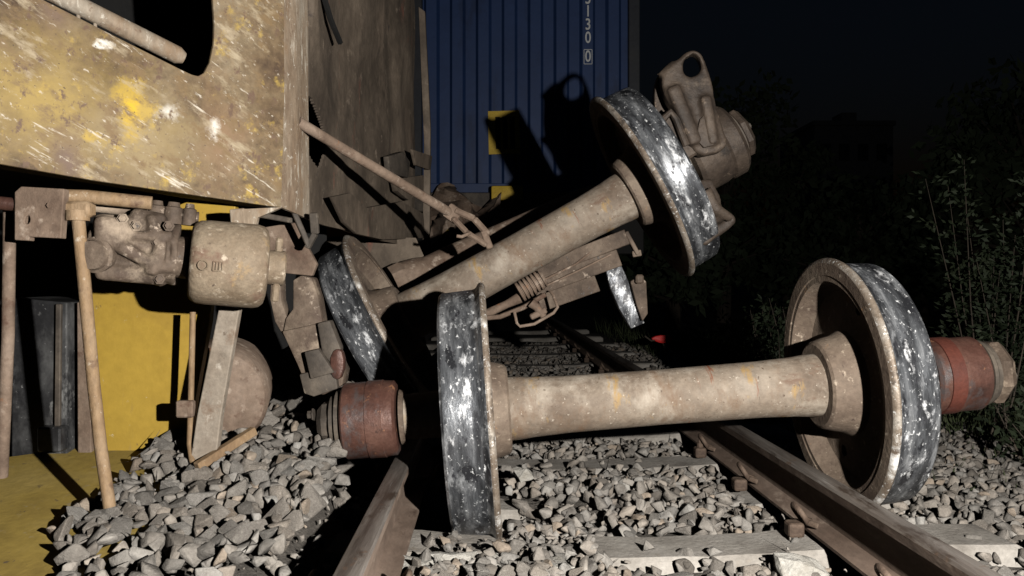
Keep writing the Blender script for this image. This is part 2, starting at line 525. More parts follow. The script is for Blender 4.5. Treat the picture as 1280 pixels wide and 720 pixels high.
# stones: hull variants
variants = []
for k in range(36):
    t = bmesh.new()
    r2 = random.Random(100 + k)
    sx, sy, sz = r2.uniform(.75, 1.25), r2.uniform(.65, 1.0), r2.uniform(.5, .8)
    pts = []
    while len(pts) < 10:
        v = Vector((r2.gauss(0, 1), r2.gauss(0, 1), r2.gauss(0, 1)))
        if v.length > .1:
            v.normalize(); v *= r2.uniform(.75, 1.05)
            pts.append(Vector((v.x * sx, v.y * sy, v.z * sz)))
    vs_ = [t.verts.new(p) for p in pts]
    h = bmesh.ops.convex_hull(t, input=vs_)
    inner = [e for e in h.get('geom_interior', []) if isinstance(e, bmesh.types.BMVert)]
    if inner: bmesh.ops.delete(t, geom=inner, context='VERTS')
    bmesh.ops.bevel(t, geom=t.edges[:], offset=.055, segments=1, affect='EDGES', profile=.5)
    bmesh.ops.triangulate(t, faces=t.faces[:])
    me = bpy.data.meshes.new('stone')
    t.to_mesh(me); t.free()
    tone = r2.choice([.62, .76, .88, .95, 1.0, 1.0, 1.05, 1.12, .46])
    warm = r2.uniform(-.05, .04) if r2.random() < .95 else .10
    ca = me.color_attributes.new('tint', 'FLOAT_COLOR', 'POINT')
    ca.data.foreach_set('color', np.tile(np.array([tone * (1 + warm), tone, tone * (1 - warm), 1], dtype=np.float32), len(me.vertices)))
    me.materials.append(M['stone'])
    co = np.empty(len(me.vertices) * 3, dtype=np.float32); me.vertices.foreach_get('co', co)
    tri = np.empty(len(me.polygons) * 3, dtype=np.int32); me.polygons.foreach_get('vertices', tri)
    variants.append((me, co.reshape(-1, 3), tri.reshape(-1, 3), (tone * (1 + warm), tone, tone * (1 - warm), 1)))

SLEEPER_Y = [2.12, 2.72, 3.32, 3.94, 4.7, 5.5, 6.4, 7.4, 8.5, 9.7, 11.0, 12.5, 14.2]


def yellow_plate_z(x, y):
    return .05 + (y - 2.95) * .161


def blocked(x, y):
    """where sleepers and rails keep stones away"""
    for s in (-1, 1):
        if abs(x - rail_x(s, y)) < .105: return True
    c = .40 - .03 * (y - 1.865)
    if gz(x, y) > -.15 and x < 0: return False
    for k, sy in enumerate(SLEEPER_Y):
        yy = y - .03 * (x - c)
        if abs(yy - sy) < (.145 if y < 4.3 else .13) and -1.32 < x - c < 1.36:
            if k == 2 and -.45 < x < .95: return False          # covered sleeper
            if k == 1 and -.25 < x < .27: return rnd.random() < .15
            return rnd.random() > .06
    return False


stones = []
y = 1.75
while y < 11.5:
    pitch = .050 if y < 4.2 else (.056 if y < 7 else .068)
    x0, x1 = max(-4.0, -.72 * y - .2), min(4.6, .70 * y + .3)
    x = x0
    while x < x1:
        X = x + rnd.uniform(-.5, .5) * pitch; Y = y + rnd.uniform(-.5, .5) * pitch
        x += pitch
        xl = rail_x(-1, Y)
        if X < xl - .2:
            if Y > 4.4 or X < -1.9: continue
            zp = yellow_plate_z(X, Y)
            edge = -1.31 + max(0, 2.3 - Y) * .35 + .10 * noise.noise(Vector((X * 4, Y * 4, 2)))
            if X < edge: continue
        if blocked(X, Y): continue
        s = rnd.choice([.028, .033, .037, .041, .046, .054]) * (1.0 if y < 5 else 1.1)
        if X > 2.6 and rnd.random() < .5 * (X - 2.6): continue
        if X < xl - .1: s *= 1.2
        z = gz(X, Y) + rnd.uniform(-.018, .016)
        if X < xl - .2: z = max(z, yellow_plate_z(X, Y) + .02)
        stones.append((X, Y, z, s))
    y += pitch
for k in range(170):                       # stones thrown onto the near sleeper
    X = rnd.uniform(-.3, .26); Y = 2.70 + rnd.uniform(-.2, .15)
    stones.append((X, Y, -.186 + rnd.uniform(-.012, .012), rnd.uniform(.016, .036)))
# a second, loose layer
for k in range(2000):
    Y = rnd.uniform(1.9, 4.4); X = rnd.uniform(-.62 * Y, .66 * Y)
    xl = rail_x(-1, Y)
    if X < xl - .2 and (X < -1.25 + max(0, 2.3 - Y) * .35 or Y > 3.6): continue
    if blocked(X, Y): continue
    stones.append((X, Y, gz(X, Y) + rnd.uniform(.012, .034), rnd.uniform(.026, .050)))
for k in range(3500):                     # chippings between the stones
    Y = rnd.uniform(1.9, 4.8); X = rnd.uniform(-.62 * Y, .66 * Y)
    if X < rail_x(-1, Y) - .2 and (X < -1.33 + max(0, 2.3 - Y) * .35 or Y > 3.5): continue
    if abs(X - rail_x(-1, Y)) < .09 or abs(X - rail_x(1, Y)) < .09: continue
    on_sl = blocked(X, Y)
    if on_sl and rnd.random() < .93: continue
    stones.append((X, Y, (-.186 if on_sl else gz(X, Y) + rnd.uniform(-.01, .022)), rnd.uniform(.006, .016)))
# not under the wheels
def clear(sx, sy, sz, s):
    if -.33 < sx < -.03 and abs(sy - 3.06) < .36 and sz > -.25 - .2: 
        return math.hypot(sy - 3.06, sz - .19) > .5 + s
    if 1.22 < sx < 1.43 and abs(sy - 3.16) < .5:
        return math.hypot(sy - 3.16, sz - .315) > .5 + s
    return True
stones = [t for t in stones if clear(*t)]
stones.sort(key=lambda t: -(t[3] / t[1]) if abs(t[0]) < .63 * t[1] and t[1] > 2.25 else 1)
for i, (X, Y, z, s) in enumerate(stones[:300]):
    me = variants[rnd.randrange(36)][0]
    o = bpy.data.objects.new('stone', me)
    COL.objects.link(o)
    o.parent = ballast
    q = Matrix.Rotation(rnd.uniform(0, 6.28), 4, 'Z') @ Matrix.Rotation(rnd.gauss(0, .8), 4, 'X') @ Matrix.Rotation(rnd.gauss(0, .8), 4, 'Y')
    o.matrix_basis = Matrix.Translation((X, Y, z)) @ q @ Matrix.Diagonal((s, s, s, 1))
cs, ts, cols_, off = [], [], [], 0
for (X, Y, z, s) in stones[300:]:
    _, co, tri, c = variants[rnd.randrange(36)]
    q = np.array(Matrix.Rotation(rnd.uniform(0, 6.28), 3, 'Z') @ Matrix.Rotation(rnd.gauss(0, .8), 3, 'X') @ Matrix.Rotation(rnd.gauss(0, .8), 3, 'Y'), dtype=np.float32)
    cs.append(co @ q.T * s + np.array((X, Y, z), dtype=np.float32))
    ts.append(tri + off); off += len(co)
    cols_.append(np.tile(np.array(c, dtype=np.float32), (len(co), 1)))
cs = np.concatenate(cs); ts = np.concatenate(ts); cols_ = np.concatenate(cols_)
me = bpy.data.meshes.new('gravel')
me.vertices.add(len(cs)); me.vertices.foreach_set('co', cs.ravel())
me.loops.add(ts.size); me.loops.foreach_set('vertex_index', ts.ravel())
me.polygons.add(len(ts)); me.polygons.foreach_set('loop_start', np.arange(0, ts.size, 3, dtype=np.int32))
me.update(calc_edges=True)
ca = me.color_attributes.new('tint', 'FLOAT_COLOR', 'POINT'); ca.data.foreach_set('color', cols_.ravel())
me.materials.append(M['stone'])
gravel = obj('gravel', me, M['stone'], ballast)
gravel['kind'] = 'stuff'

# rails
prof = [(-.075, -.176), (.075, -.176), (.075, -.166), (.05, -.158), (.012, -.145), (.0085, -.12), (.0085, -.065), (.014, -.046), (.034, -.037),
        (.036, -.010), (.030, -.002), (.018, 0), (-.018, 0), (-.030, -.002), (-.036, -.010), (-.034, -.037), (-.014, -.046), (-.0085, -.065),
        (-.0085, -.12), (-.012, -.145), (-.05, -.158), (-.075, -.166)]
for s, lab in ((-1, 'rusty rail left of the upright wheel, running into its shadow'), (1, 'long rusty rail running under the lying axle between its two wheels')):
    b = bmesh.new()
    rings = []
    for Y in [1.0 + i * .5 for i in range(26)] + [18, 26, 40]:
        rings.append([b.verts.new((rail_x(s, Y) + px_, Y, pz)) for px_, pz in prof])
    top_faces = []
    for a, c in zip(rings[:-1], rings[1:]):
        for k in range(len(prof)):
            k2 = (k + 1) % len(prof)
            f = b.faces.new((a[k], c[k], c[k2], a[k2]))
            f.material_index = 1 if 9 <= k <= 13 else 0
    b.faces.new(rings[0]); b.faces.new(rings[-1][::-1])
    bmesh.ops.recalc_face_normals(b, faces=b.faces[:])
    o = obj('rail', b, M['rail'], smooth=35)
    o.data.materials.append(M['railtop'])
    tag(o, lab, 'rail', 'rails of the track')

# sleepers with their spring clips
names_n = ['first', 'second', 'third', 'fourth', 'fifth', 'sixth', 'seventh', 'eighth', 'ninth', 'tenth', 'eleventh', 'twelfth', 'thirteenth', 'fourteenth', 'fifteenth', 'sixteenth', 'seventeenth', 'eighteenth']


def sleeper_block(seed):
    b = bmesh.new()
    xs = [-1.33, -1.29, -1.05, -.75, -.48, -.2, .2, .48, .75, 1.05, 1.29, 1.33]
    rings = []
    for x in xs:
        top = 0.0 if abs(x) > .5 else (-.03 if abs(x) < .3 else -.02)
        wt = .125 if abs(x) > .5 else .118
        if abs(x) > 1.31: top -= .02
        rings.append([b.verts.new((x, yy, zz)) for yy, zz in ((-wt - .03, -.2), (-wt - .004, top - .014), (-wt + .012, top), (wt - .012, top), (wt + .004, top - .014), (wt + .03, -.2))])
    for a, c in zip(rings[:-1], rings[1:]):
        for k in range(6):
            b.faces.new((a[k], c[k], c[(k + 1) % 6], a[(k + 1) % 6]))
    b.faces.new(rings[0]); b.faces.new(rings[-1][::-1])
    bmesh.ops.subdivide_edges(b, edges=b.edges[:], cuts=3, use_grid_fill=True)
    jitter(b, .006, 7, seed); jitter(b, .0025, 30, seed + 1)
    bmesh.ops.recalc_face_normals(b, faces=b.faces[:])
    return b


def clip_mesh():
    """bent spring bar beside the rail foot, local x points away from the rail"""
    b = bmesh.new()
    pts = []
    for k in range(19):
        a = R(-150 + 300 * k / 18)
        pts.append(Vector((.034 + .030 * math.cos(a), .048 * math.sin(a), .012 + .020 * (1 + math.cos(a)))))
    pts = [Vector((-.035, -.035, .012))] + pts + [Vector((-.035, .035, .012))]
    add_tube(b, pts, .0095, 8)
    m_ = bpy.data.meshes.new('spring_clip')
    for f in b.faces: f.smooth = True
    b.to_mesh(m_); b.free()
    m_.materials.append(M['clip'])
    return m_


def shoulder_mesh():
    b = bmesh.new()
    add_box(b, (.055, .06, .05), Matrix.Translation((.035, 0, .008)), .01, 2)
    m_ = bpy.data.meshes.new('clip_shoulder')
    b.to_mesh(m_); b.free()
    m_.materials.append(M['clip'])
    return m_


def bolt_mesh():
    b = bmesh.new()
    add_lathe(b, [(0, 0), (0, .026), (.006, .026), (.006, .017), (.03, .016), (.03, .010), (.05, .009), (.05, 0)], 10, Matrix.Rotation(R(-90), 4, 'Y'))
    m_ = bpy.data.meshes.new('bolt')
    b.to_mesh(m_); b.free()
    m_.materials.append(M['clip'])
    return m_


CL, SH, BO = clip_mesh(), shoulder_mesh(), bolt_mesh()
for k, sy in enumerate(SLEEPER_Y):
    c = .40 - .03 * (sy - 1.865)
    tilt = Matrix.Rotation(R(rnd.uniform(-.6, .6)), 4, 'Y')
    base = Matrix.Translation((c, sy, -.186 + (.0 if k != 2 else -.02)))
    mt = base @ Matrix.Rotation(math.atan(.03), 4, 'Z')
    lab = {0: 'concrete sleeper nearest to the camera, cut by the picture edge', 1: 'pale chipped concrete sleeper just in front of the lying axle',
           2: 'concrete sleeper half buried by ballast below the lying axle'}.get(k, names_n[k] + ' concrete sleeper of the track, counted away from the camera')
    root = empty('sleeper', (c, sy, -.186), lab, 'sleeper', 'concrete sleepers of the track')
    obj('block', sleeper_block(k), M['concrete'], root, mt, 30)
    for s in (-1, 1):
        for side in (-1, 1):
            if k == 1 and s < 0: continue
            rx = rail_x(s, sy)
            yy = sy + .03 * (rx - c)
            fm = Matrix.Translation((rx + side * .085, yy, -.166)) @ Matrix.Rotation(0 if side > 0 else math.pi, 4, 'Z')
            obj('spring_clip', CL, M['clip'], root, fm @ Matrix.Rotation(R(rnd.uniform(-8, 8)), 4, 'Z') @ Matrix.Translation((.004, 0, .014)) @ Matrix.Rotation(R(-14), 4, 'Y') @ Matrix.Diagonal((.85, .8, 1.15, 1)))
            obj('clip_shoulder', SH, M['clip'], root, fm @ Matrix.Translation((.006, 0, -.004)))
            if 2 < k < 9: obj('bolt', BO, M['clip'], root, fm @ Matrix.Translation((.04, 0, .02)))

# crushed concrete and loose lumps under the near wheel
def lump(name, mesh_mat, at, s, lab, cat, grp, seed, flat=1.0):
    t = bmesh.new()
    r3 = random.Random(seed)
    vs_ = [t.verts.new(Vector((r3.uniform(-1, 1) * s[0], r3.uniform(-1, 1) * s[1], r3.uniform(-1, 1) * s[2]))) for _ in range(22)]
    hh = bmesh.ops.convex_hull(t, input=vs_)
    inner = [e for e in t.verts if not e.link_faces]
    if inner: bmesh.ops.delete(t, geom=inner, context='VERTS')
    bmesh.ops.subdivide_edges(t, edges=t.edges[:], cuts=3, use_grid_fill=True)
    jitter(t, min(s) * .22, .9 / min(s), seed)
    o = obj(name, t, mesh_mat, None, Matrix.Translation(at), 25)
    tag(o, lab, cat, grp)
    return o


for i, (px, py, Y, s, lab) in enumerate([
        (560, 700, 2.52, (.10, .06, .035), 'crushed white concrete lump at the foot of the upright wheel'),
        (520, 706, 2.46, (.06, .05, .03), 'crushed white concrete lump beside the foot of the left rail'),
        (612, 697, 2.54, (.07, .05, .028), 'crushed white concrete lump just right of the upright wheel'),
        (700, 712, 2.45, (.10, .06, .03), 'pale broken concrete slab below the small ballast stones'),
        (1000, 705, 2.50, (.09, .05, .04), 'pale broken concrete lump beside the spring clip of the near sleeper'),
        (655, 592, 3.35, (.05, .04, .03), 'pale blue-grey scuffed lump beside the wheel flange')]):
    lump('concrete_lump', M['crushed'], P(px, py, Y), s, lab, 'rubble', 'broken concrete lumps', 40 + i)

# ------------------------------------------------------------------ wheelsets
disc_prof = [(-.060, .112), (-.060, .156), (-.052, .168), (-.02, .178), (.02, .186), (.058, .205), (.078, .25), (.082, .32), (.074, .362),
             (.050, .384), (.014, .394), (.004, .399), (.004, .418), (0, .422), (0, .470)]
flange_prof = [(0, .470), (.003, .480), (.009, .486), (.016, .488), (.022, .486)]
tread_prof = [(.022, .486), (.028, .480), (.034, .470), (.040, .4645), (.050, .4615), (.075, .4605), (.13, .4575), (.166, .455), (.175, .447)]
outer_prof = [(.175, .447), (.175, .405), (.165, .396), (.150, .385), (.130, .36), (.124, .30), (.124, .24), (.130, .19), (.140, .16), (.165, .145), (.165, .10)]


def lathe_mesh(name, prof, seg, m_, smooth=32, holes=()):
    b = bmesh.new()
    add_lathe(b, prof, seg)
    bmesh.ops.recalc_face_normals(b, faces=b.faces[:])
    me_ = bpy.data.meshes.new(name)
    for f in b.faces: f.smooth = True
    b.to_mesh(me_); b.free()
    me_.set_sharp_from_angle(angle=R(smooth))
    me_.materials.append(m_)
    return me_


def disc_mesh():
    seg = 96
    b = bmesh.new()
    pr = disc_prof + [(.018, .455), (.15, .440)] + outer_prof   # closed solid
    add_lathe(b, pr, seg, closed=True)
    bmesh.ops.recalc_face_normals(b, faces=b.faces[:])
    me_ = bpy.data.meshes.new('wheel')
    b.to_mesh(me_); b.free()
    o = bpy.data.objects.new('tmp_wheel', me_); COL.objects.link(o)
    c = bmesh.new()
    for a in (0, math.pi):
        add_lathe(c, [(-.1, 0), (-.1, .023), (.2, .023), (.2, 0)], 16, Matrix.Translation((0, .305 * math.cos(a), .305 * math.sin(a))))
    bmesh.ops.recalc_face_normals(c, faces=c.faces[:])
    cm = bpy.data.meshes.new('cut'); c.to_mesh(cm); c.free()
    co_ = bpy.data.objects.new('tmp_cut', cm); COL.objects.link(co_)
    md = o.modifiers.new('b', 'BOOLEAN'); md.object = co_; md.operation = 'DIFFERENCE'; md.solver = 'EXACT'
    dg = bpy.context.evaluated_depsgraph_get()
    res = bpy.data.meshes.new_from_object(o.evaluated_get(dg))
    bpy.data.objects.remove(o); bpy.data.objects.remove(co_)
    for p_ in res.polygons: p_.use_smooth = True
    res.set_sharp_from_angle(angle=R(32))
    res.materials.clear(); res.materials.append(M['disc'])
    return res


DISC = disc_mesh()
FLANGE = lathe_mesh('flange', flange_prof, 96, M['flange'])
TREAD = lathe_mesh('tread', [(a, r_ + .0012) for a, r_ in tread_prof], 96, M['tread'])


def wheelset(label, cl, cr, spin=(0, 0), bearmats=('redbear', 'redbear'), bands=(False, False), caps=('darksteel', 'castbrown'), seals=(True, True), squeeze=(1, 1)):
    cl = Vector(cl); cr = Vector(cr)
    d = (cr - cl).normalized(); Ln = (cr - cl).length
    root = empty('wheelset', ((cl.x + cr.x) / 2, (cl.y + cr.y) / 2, min(cl.z, cr.z) - .48), label, 'wheelset', 'wheelsets torn off the wagon')
    b = bmesh.new()
    pr = [(-.57, 0), (-.57, .062), (-.36, .066), (-.34, .085), (-.18, .088), (-.15, .112), (.06, .120), (.10, .119), (.15, .114), (.28, .108), (Ln * .5, .105),
          (Ln - .28, .108), (Ln - .15, .114), (Ln - .10, .119), (Ln - .06, .120), (Ln + .15, .112), (Ln + .18, .088), (Ln + .34, .085), (Ln + .36, .066), (Ln + .57, .062), (Ln + .57, 0)]
    add_lathe(b, pr, 64)
    bmesh.ops.recalc_face_normals(b, faces=b.faces[:])
    obj('axle', b, M['axle'], root, frame(cl, d), 30)
    for k, (c, dr) in enumerate(((cl, -d), (cr, d))):
        m = frame(c, dr) @ Matrix.Rotation(R(spin[k]), 4, 'X')
        wh = obj('wheel', DISC, M['disc'], root, m)
        obj('flange', FLANGE, M['flange'], wh, m)
        obj('tread', TREAD, M['tread'], wh, m)
        m = m @ Matrix.Translation((.355, 0, 0)) @ Matrix.Diagonal((squeeze[k], 1, 1, 1)) @ Matrix.Translation((-.355, 0, 0))
        b = bmesh.new()
        add_lathe(b, [(.362, .07), (.362, .125), (.372, .140), (.41, .143), (.412, .146), (.47, .146), (.472, .143), (.555, .143), (.562, .136), (.562, .06)], 48)
        bmesh.ops.recalc_face_normals(b, faces=b.faces[:])
        br = obj('bearing', b, M[bearmats[k]], root, m, 30)
        if bands[k]:
            b = bmesh.new()
            add_lathe(b, [(.40, .12), (.40, .149), (.455, .149), (.455, .12)], 48)
            bmesh.ops.recalc_face_normals(b, faces=b.faces[:])
            obj('paint_band', b, M['orange'], br, m, 30, 'orange red band round the bearing')
        b = bmesh.new()
        add_lathe(b, [(.335, .08), (.335, .10), (.352, .104), (.352, .08)] if not seals[k] else [(.30, .08), (.30, .118), (.345, .124), (.352, .110), (.352, .08)], 40)
        bmesh.ops.recalc_face_normals(b, faces=b.faces[:])
        obj('seal_ring', b, M['castbrown'], br, m, 30)
        for x0, rr in ((.572, .128 if seals[k] else .118), (.594, .118 if seals[k] else .10)):
            b = bmesh.new()
            add_lathe(b, [(x0, .06), (x0, rr), (x0 + .014, rr), (x0 + .014, .06)], 40)
            bmesh.ops.recalc_face_normals(b, faces=b.faces[:])
            obj('ring', b, M['darksteel'], br, m, 30)
        b = bmesh.new()
        add_lathe(b, [(.61, 0), (.61, .118), (.615, .126), (.645, .126), (.67, .105), (.675, .06), (.675, 0)] if seals[k] else [(.605, 0), (.605, .085), (.64, .082), (.66, .06), (.66, 0)], 8)
        bmesh.ops.recalc_face_normals(b, faces=b.faces[:])
        cap = obj('end_cap', b, M[caps[k]], br, m, 20)
        for q in range(3):
            b = bmesh.new()
            a = 2 * math.pi * q / 3 + .4
            hexbolt(b, (.672, .06 * math.cos(a), .06 * math.sin(a)), (1, 0, 0), .016, .02)
            obj('cap_bolt', b, M['darksteel'], br, m, None)
    return root


ws1 = wheelset('wheelset lying across the track, with one wheel on the sleepers and red bearings', (-.070, 3.05, .195), (1.232, 3.095, .288), (20, -70), bands=(False, True), seals=(False, True))
ws2_l, ws2_r = P(499, 402, 3.88), P(797, 237, 3.87)
ws2 = wheelset('wheelset thrown up at a slant behind the lying one, its wheel in the air', ws2_l, ws2_r, (0, 30), ('darksteel', 'oilcast'), caps=('darksteel', 'oilcast'), squeeze=(1, .74))
d2 = (ws2_r - ws2_l).normalized()

# axle-box casting riding on the raised end of the slanted wheelset (moves with it)
def px_loop(pts, Y, dY=0.0):
    return [P(a, b_, Y + dY * (a - 640)) for a, b_ in pts]


lp = smooth_loop(px_loop([(826, 96), (838, 80), (850, 72), (858, 64), (868, 60), (881, 70), (890, 98), (894, 128), (905, 158), (912, 188), (870, 196), (862, 170), (848, 142), (834, 128)], 3.58), 1)
hl = smooth_loop(px_loop([(855, 74), (866, 63), (875, 71), (880, 86), (868, 97), (853, 93)], 3.58), 1)
b = bmesh.new(); add_plate(b, lp, .08, [hl], bev=.010)
add_bar(b, P(838, 110, 3.60), P(868, 182, 3.60), .10, .06, bev=.01)
add_bar(b, P(880, 120, 3.58), P(892, 182, 3.58), .06, .05, bev=.01)
add_tube(b, [P(830, 100, 3.62), P(838, 90, 3.62), P(846, 80, 3.62)], [.04, .036, .028], 12)
jitter(b, .006, 14, 6)
b = cast(b, .009, 3)
box_ = obj('axle_box', b, M['oilcast'], ws2, smooth=50)
b = bmesh.new()
lp = smooth_loop(px_loop([(818, 108), (824, 90), (838, 84), (846, 100), (850, 128), (862, 160), (858, 190), (838, 192), (826, 160), (818, 138)], 3.72), 2)
add_plate(b, lp, .06, bev=.008)
obj('rear_lug', b, M['oilcast'], box_, smooth=35)
b = bmesh.new()
add_lathe(b, [(.27, .09), (.27, .165), (.29, .178), (.40, .180), (.43, .172), (.44, .182), (.50, .182), (.52, .165), (.52, .09)], 40, frame(ws2_r, d2))
bmesh.ops.recalc_face_normals(b, faces=b.faces[:])
obj('housing', b, M['oilcast'], box_, smooth=30)
b = bmesh.new()
add_plate(b, smooth_loop(px_loop([(872, 152), (884, 140), (892, 150), (898, 180), (874, 186)], 3.56), 1), .03, bev=.004)
obj('raised_panel', b, M['oilcast'], box_, smooth=30)
b = bmesh.new()
c0 = P(845, 168, 3.66)
add_bar(b, P(832, 142, 3.62), P(866, 196, 3.62), .05, .07, bev=.01)
add_tube(b, [P(828, 150, 3.56), P(838, 140, 3.56), P(846, 150, 3.56), P(858, 182, 3.56)], .018, 10)
obj('keeper', b, M['oilcast'], box_, smooth=35)
b = bmesh.new()
add_plate(b, smooth_loop(px_loop([(866, 230), (888, 222), (894, 236), (900, 246), (904, 260), (920, 266), (916, 282), (900, 298), (882, 310), (872, 300), (870, 270)], 3.58), 1), .10, bev=.012)
add_bar(b, P(876, 226, 3.62), P(896, 280, 3.56), .07, .06, bev=.01)
add_tube(b, [P(880, 240, 3.53), P(892, 262, 3.52), P(912, 272, 3.54)], [.03, .03, .02], 10)
jitter(b, .02, 12, 3)
b = cast(b, .009, 2)
obj('torn_lug', b, M['oilcast'], box_, smooth=50)

# ------------------------------------------------------------------ brake gear under the slanted axle
bb = empty('brake_beam', P(700, 400, 3.95), 'brake beam with rods and shoe hanging under the slanted axle', 'brake gear')
b = bmesh.new()
add_bar(b, P(640, 352, 4.02), P(784, 296, 3.92), .05, .075)
obj('beam', b, M['castbrown'], bb, smooth=None)
b = bmesh.new()
add_bar(b, P(668, 360, 4.0), P(774, 322, 3.95), .06, .085)
add_bar(b, P(674, 378, 4.06), P(746, 352, 4.02), .04, .10)
obj('channel', b, M['castbrown'], bb, smooth=None)
b = bmesh.new()
add_tube(b, [P(668, 356, 3.95), P(720, 330, 3.93), P(748, 308, 3.93)], .006, 8)
add_tube(b, [P(672, 362, 3.94), P(724, 338, 3.92), P(764, 318, 3.92)], .005, 8)
obj('brake_pipe', b, M['rust'], bb)
b = bmesh.new()
ax = (P(676, 350, 3.93) - P(646, 368, 3.93)).normalized()
fr = frame(P(648, 366, 3.93), ax)
pr = [(-.0, 0), (0, .035)]
for q in range(6):
    x = .006 + q * .021
    pr += [(x, .052), (x + .012, .052), (x + .014, .038), (x + .019, .038)]
pr += [(.135, .05), (.15, .03), (.15, 0)]
add_lathe(b, pr, 20, fr)
bmesh.ops.recalc_face_normals(b, faces=b.faces[:])
obj('slack_adjuster', b, M['rust'], bb, smooth=25)
b = bmesh.new()
add_tube(b, [P(604, 394, 3.95), P(634, 380, 3.95), P(650, 372, 3.95)], [.022, .02, .028], 12)
add_tube(b, [P(600, 398, 3.9), P(625, 396, 3.9), P(655, 384, 3.9), P(682, 368, 3.9)], .012, 8)
obj('pull_bar', b, M['rust'], bb)
b = bmesh.new()
add_tube(b, [P(664, 378, 3.86), P(671, 384, 3.86), P(680, 396, 3.86)], [.026, .02, .016], 10)
add_box(b, (.085, .03, .03), frame(P(673, 392, 3.86), P(686, 386, 3.86) - P(660, 398, 3.86)), .006, 1)
obj('toggle', b, M['rust'], bb)
b = bmesh.new()
add_tube(b, [P(643, 390, 3.84), P(646, 404, 3.84), P(650, 408, 3.84), P(668, 405, 3.84), P(692, 391, 3.84), P(697, 384, 3.84), P(692, 370, 3.86), P(688, 364, 3.9)], .0075, 8)
obj('safety_loop', b, M['rust'], bb)
# shoe: curved block with worn face
b = bmesh.new()
lp = px_loop([(756, 334), (776, 330), (786, 352), (798, 384), (806, 404), (789, 411), (774, 386), (762, 358)], 4.05)
add_plate(b, lp, .07, bev=.005)
sh = obj('brake_shoe', b, M['tread'], bb, smooth=30, label='brake shoe with bright worn face')
b = bmesh.new()
lp = px_loop([(788, 352), (800, 344), (808, 352), (810, 392), (803, 402), (796, 382)], 4.0)
add_plate(b, lp, .06, bev=.006)
add_box(b, (.04, .05, .045), Matrix.Translation(P(799, 349, 3.98)), .008)
obj('shoe_head', b, M['castbrown'], sh, smooth=30)
b = bmesh.new()
add_bar(b, P(782, 290, 3.95), P(797, 318, 3.95), .05, .02)
add_bar(b, P(790, 318, 3.96), P(801, 316, 3.96), .04, .03)
obj('hanger', b, M['castbrown'], bb, smooth=None)

# cross beam lying behind the slanted axle
cb = empty('cross_beam', P(560, 330, 4.75), 'brown tapered steel beam lying behind the slanted axle', 'beam')
b = bmesh.new()
a0, a1 = P(502, 352, 4.5), P(745, 248, 4.9)
L_ = (a1 - a0).length
add_lathe(b, [(0, 0), (0, .105), (.05, .108), (.12, .100), (.17, .082), (.3, .086), (L_ - .1, .092), (L_, .085), (L_, 0)], 28, frame(a0, a1 - a0))
jitter(b, .008, 7, 5)
bmesh.ops.recalc_face_normals(b, faces=b.faces[:])
obj('beam', b, M['rust'], cb, smooth=35)
b = bmesh.new()
add_lathe(b, [(-.05, .03), (-.05, .112), (.012, .116), (.03, .108), (.03, .03)], 10, frame(a0, a1 - a0))
bmesh.ops.recalc_face_normals(b, faces=b.faces[:])
obj('end_collar', b, M['rust'], cb, smooth=25)

# pull rod with its fork
pr_ = empty('pull_rod', P(590, 300, 3.85), 'thin tan pull rod with a forked end sticking out of the wagon side', 'rod')
r0, r1 = P(372, 152, 3.0), P(566, 268, 3.72)
b = bmesh.new()
pts = [r0.lerp(r1, k / 12) for k in range(13)]
add_tube(b, pts, [.0205 + .002 * k / 12 for k in range(13)], 16)
obj('rod', b, M['rust'], pr_, Matrix.Identity(4), 60)
b = bmesh.new()
add_box(b, (.075, .055, .075), frame(P(566, 267, 3.71), P(590, 285, 3.7) - P(560, 263, 3.7)), .014, 2)
add_bar(b, P(568, 263, 3.70), P(594, 274, 3.70), .045, .030, bev=.008)
add_bar(b, P(592, 273, 3.70), P(611, 294, 3.70), .045, .030, bev=.008)
add_bar(b, P(566, 272, 3.69), P(584, 291, 3.69), .045, .026, bev=.008)
add_bar(b, P(582, 290, 3.69), P(609, 307, 3.69), .045, .026, bev=.008)
obj('fork', b, M['rust'], pr_, smooth=35)
b = bmesh.new()
add_bar(b, P(604, 288, 3.70), P(613, 311, 3.70), .05, .032, bev=.006)
add_tube(b, [P(588, 291, 3.66), P(577, 296, 3.62), P(571, 295, 3.62)], .008, 8)
obj('pin', b, M['rust'], pr_, smooth=40)

# ------------------------------------------------------------------ derailed wagon at the left
FA, FB = Vector((-1.472, 2.3)), Vector((-.8265, 2.87))        # plan of the frame plate


def on_face(px, py, out=0.0):
    """a point of the frame plate on the sight line of a photo pixel"""
    k = (px - 640.0) / F
    e = FB - FA
    # A.x + t e.x = k (A.y + t e.y)
    t = (k * FA.y - FA.x) / (e.x - k * e.y)
    q = FA + e * t
    n = Vector((e.y, -e.x)).normalized()
    p = P(px, py, q.y)
    return p + Vector((n.x, n.y, 0)) * out


FN = Vector((FB.y - FA.y, -(FB.x - FA.x), 0)).normalized()
FE = Vector((FB.x - FA.x, FB.y - FA.y, 0)).normalized()
wag = empty('derailed_wagon', Vector((-1.2, 2.9, 0)), 'rusty yellow-painted wagon frame with scraped side plate, tipped beside the track', 'wagon')

mt_face = frame(on_face(176, 200), FE)


def fl(px, py):
    v = mt_face.inverted() @ on_face(px, py)
    return (v.x, 0.0, v.z)


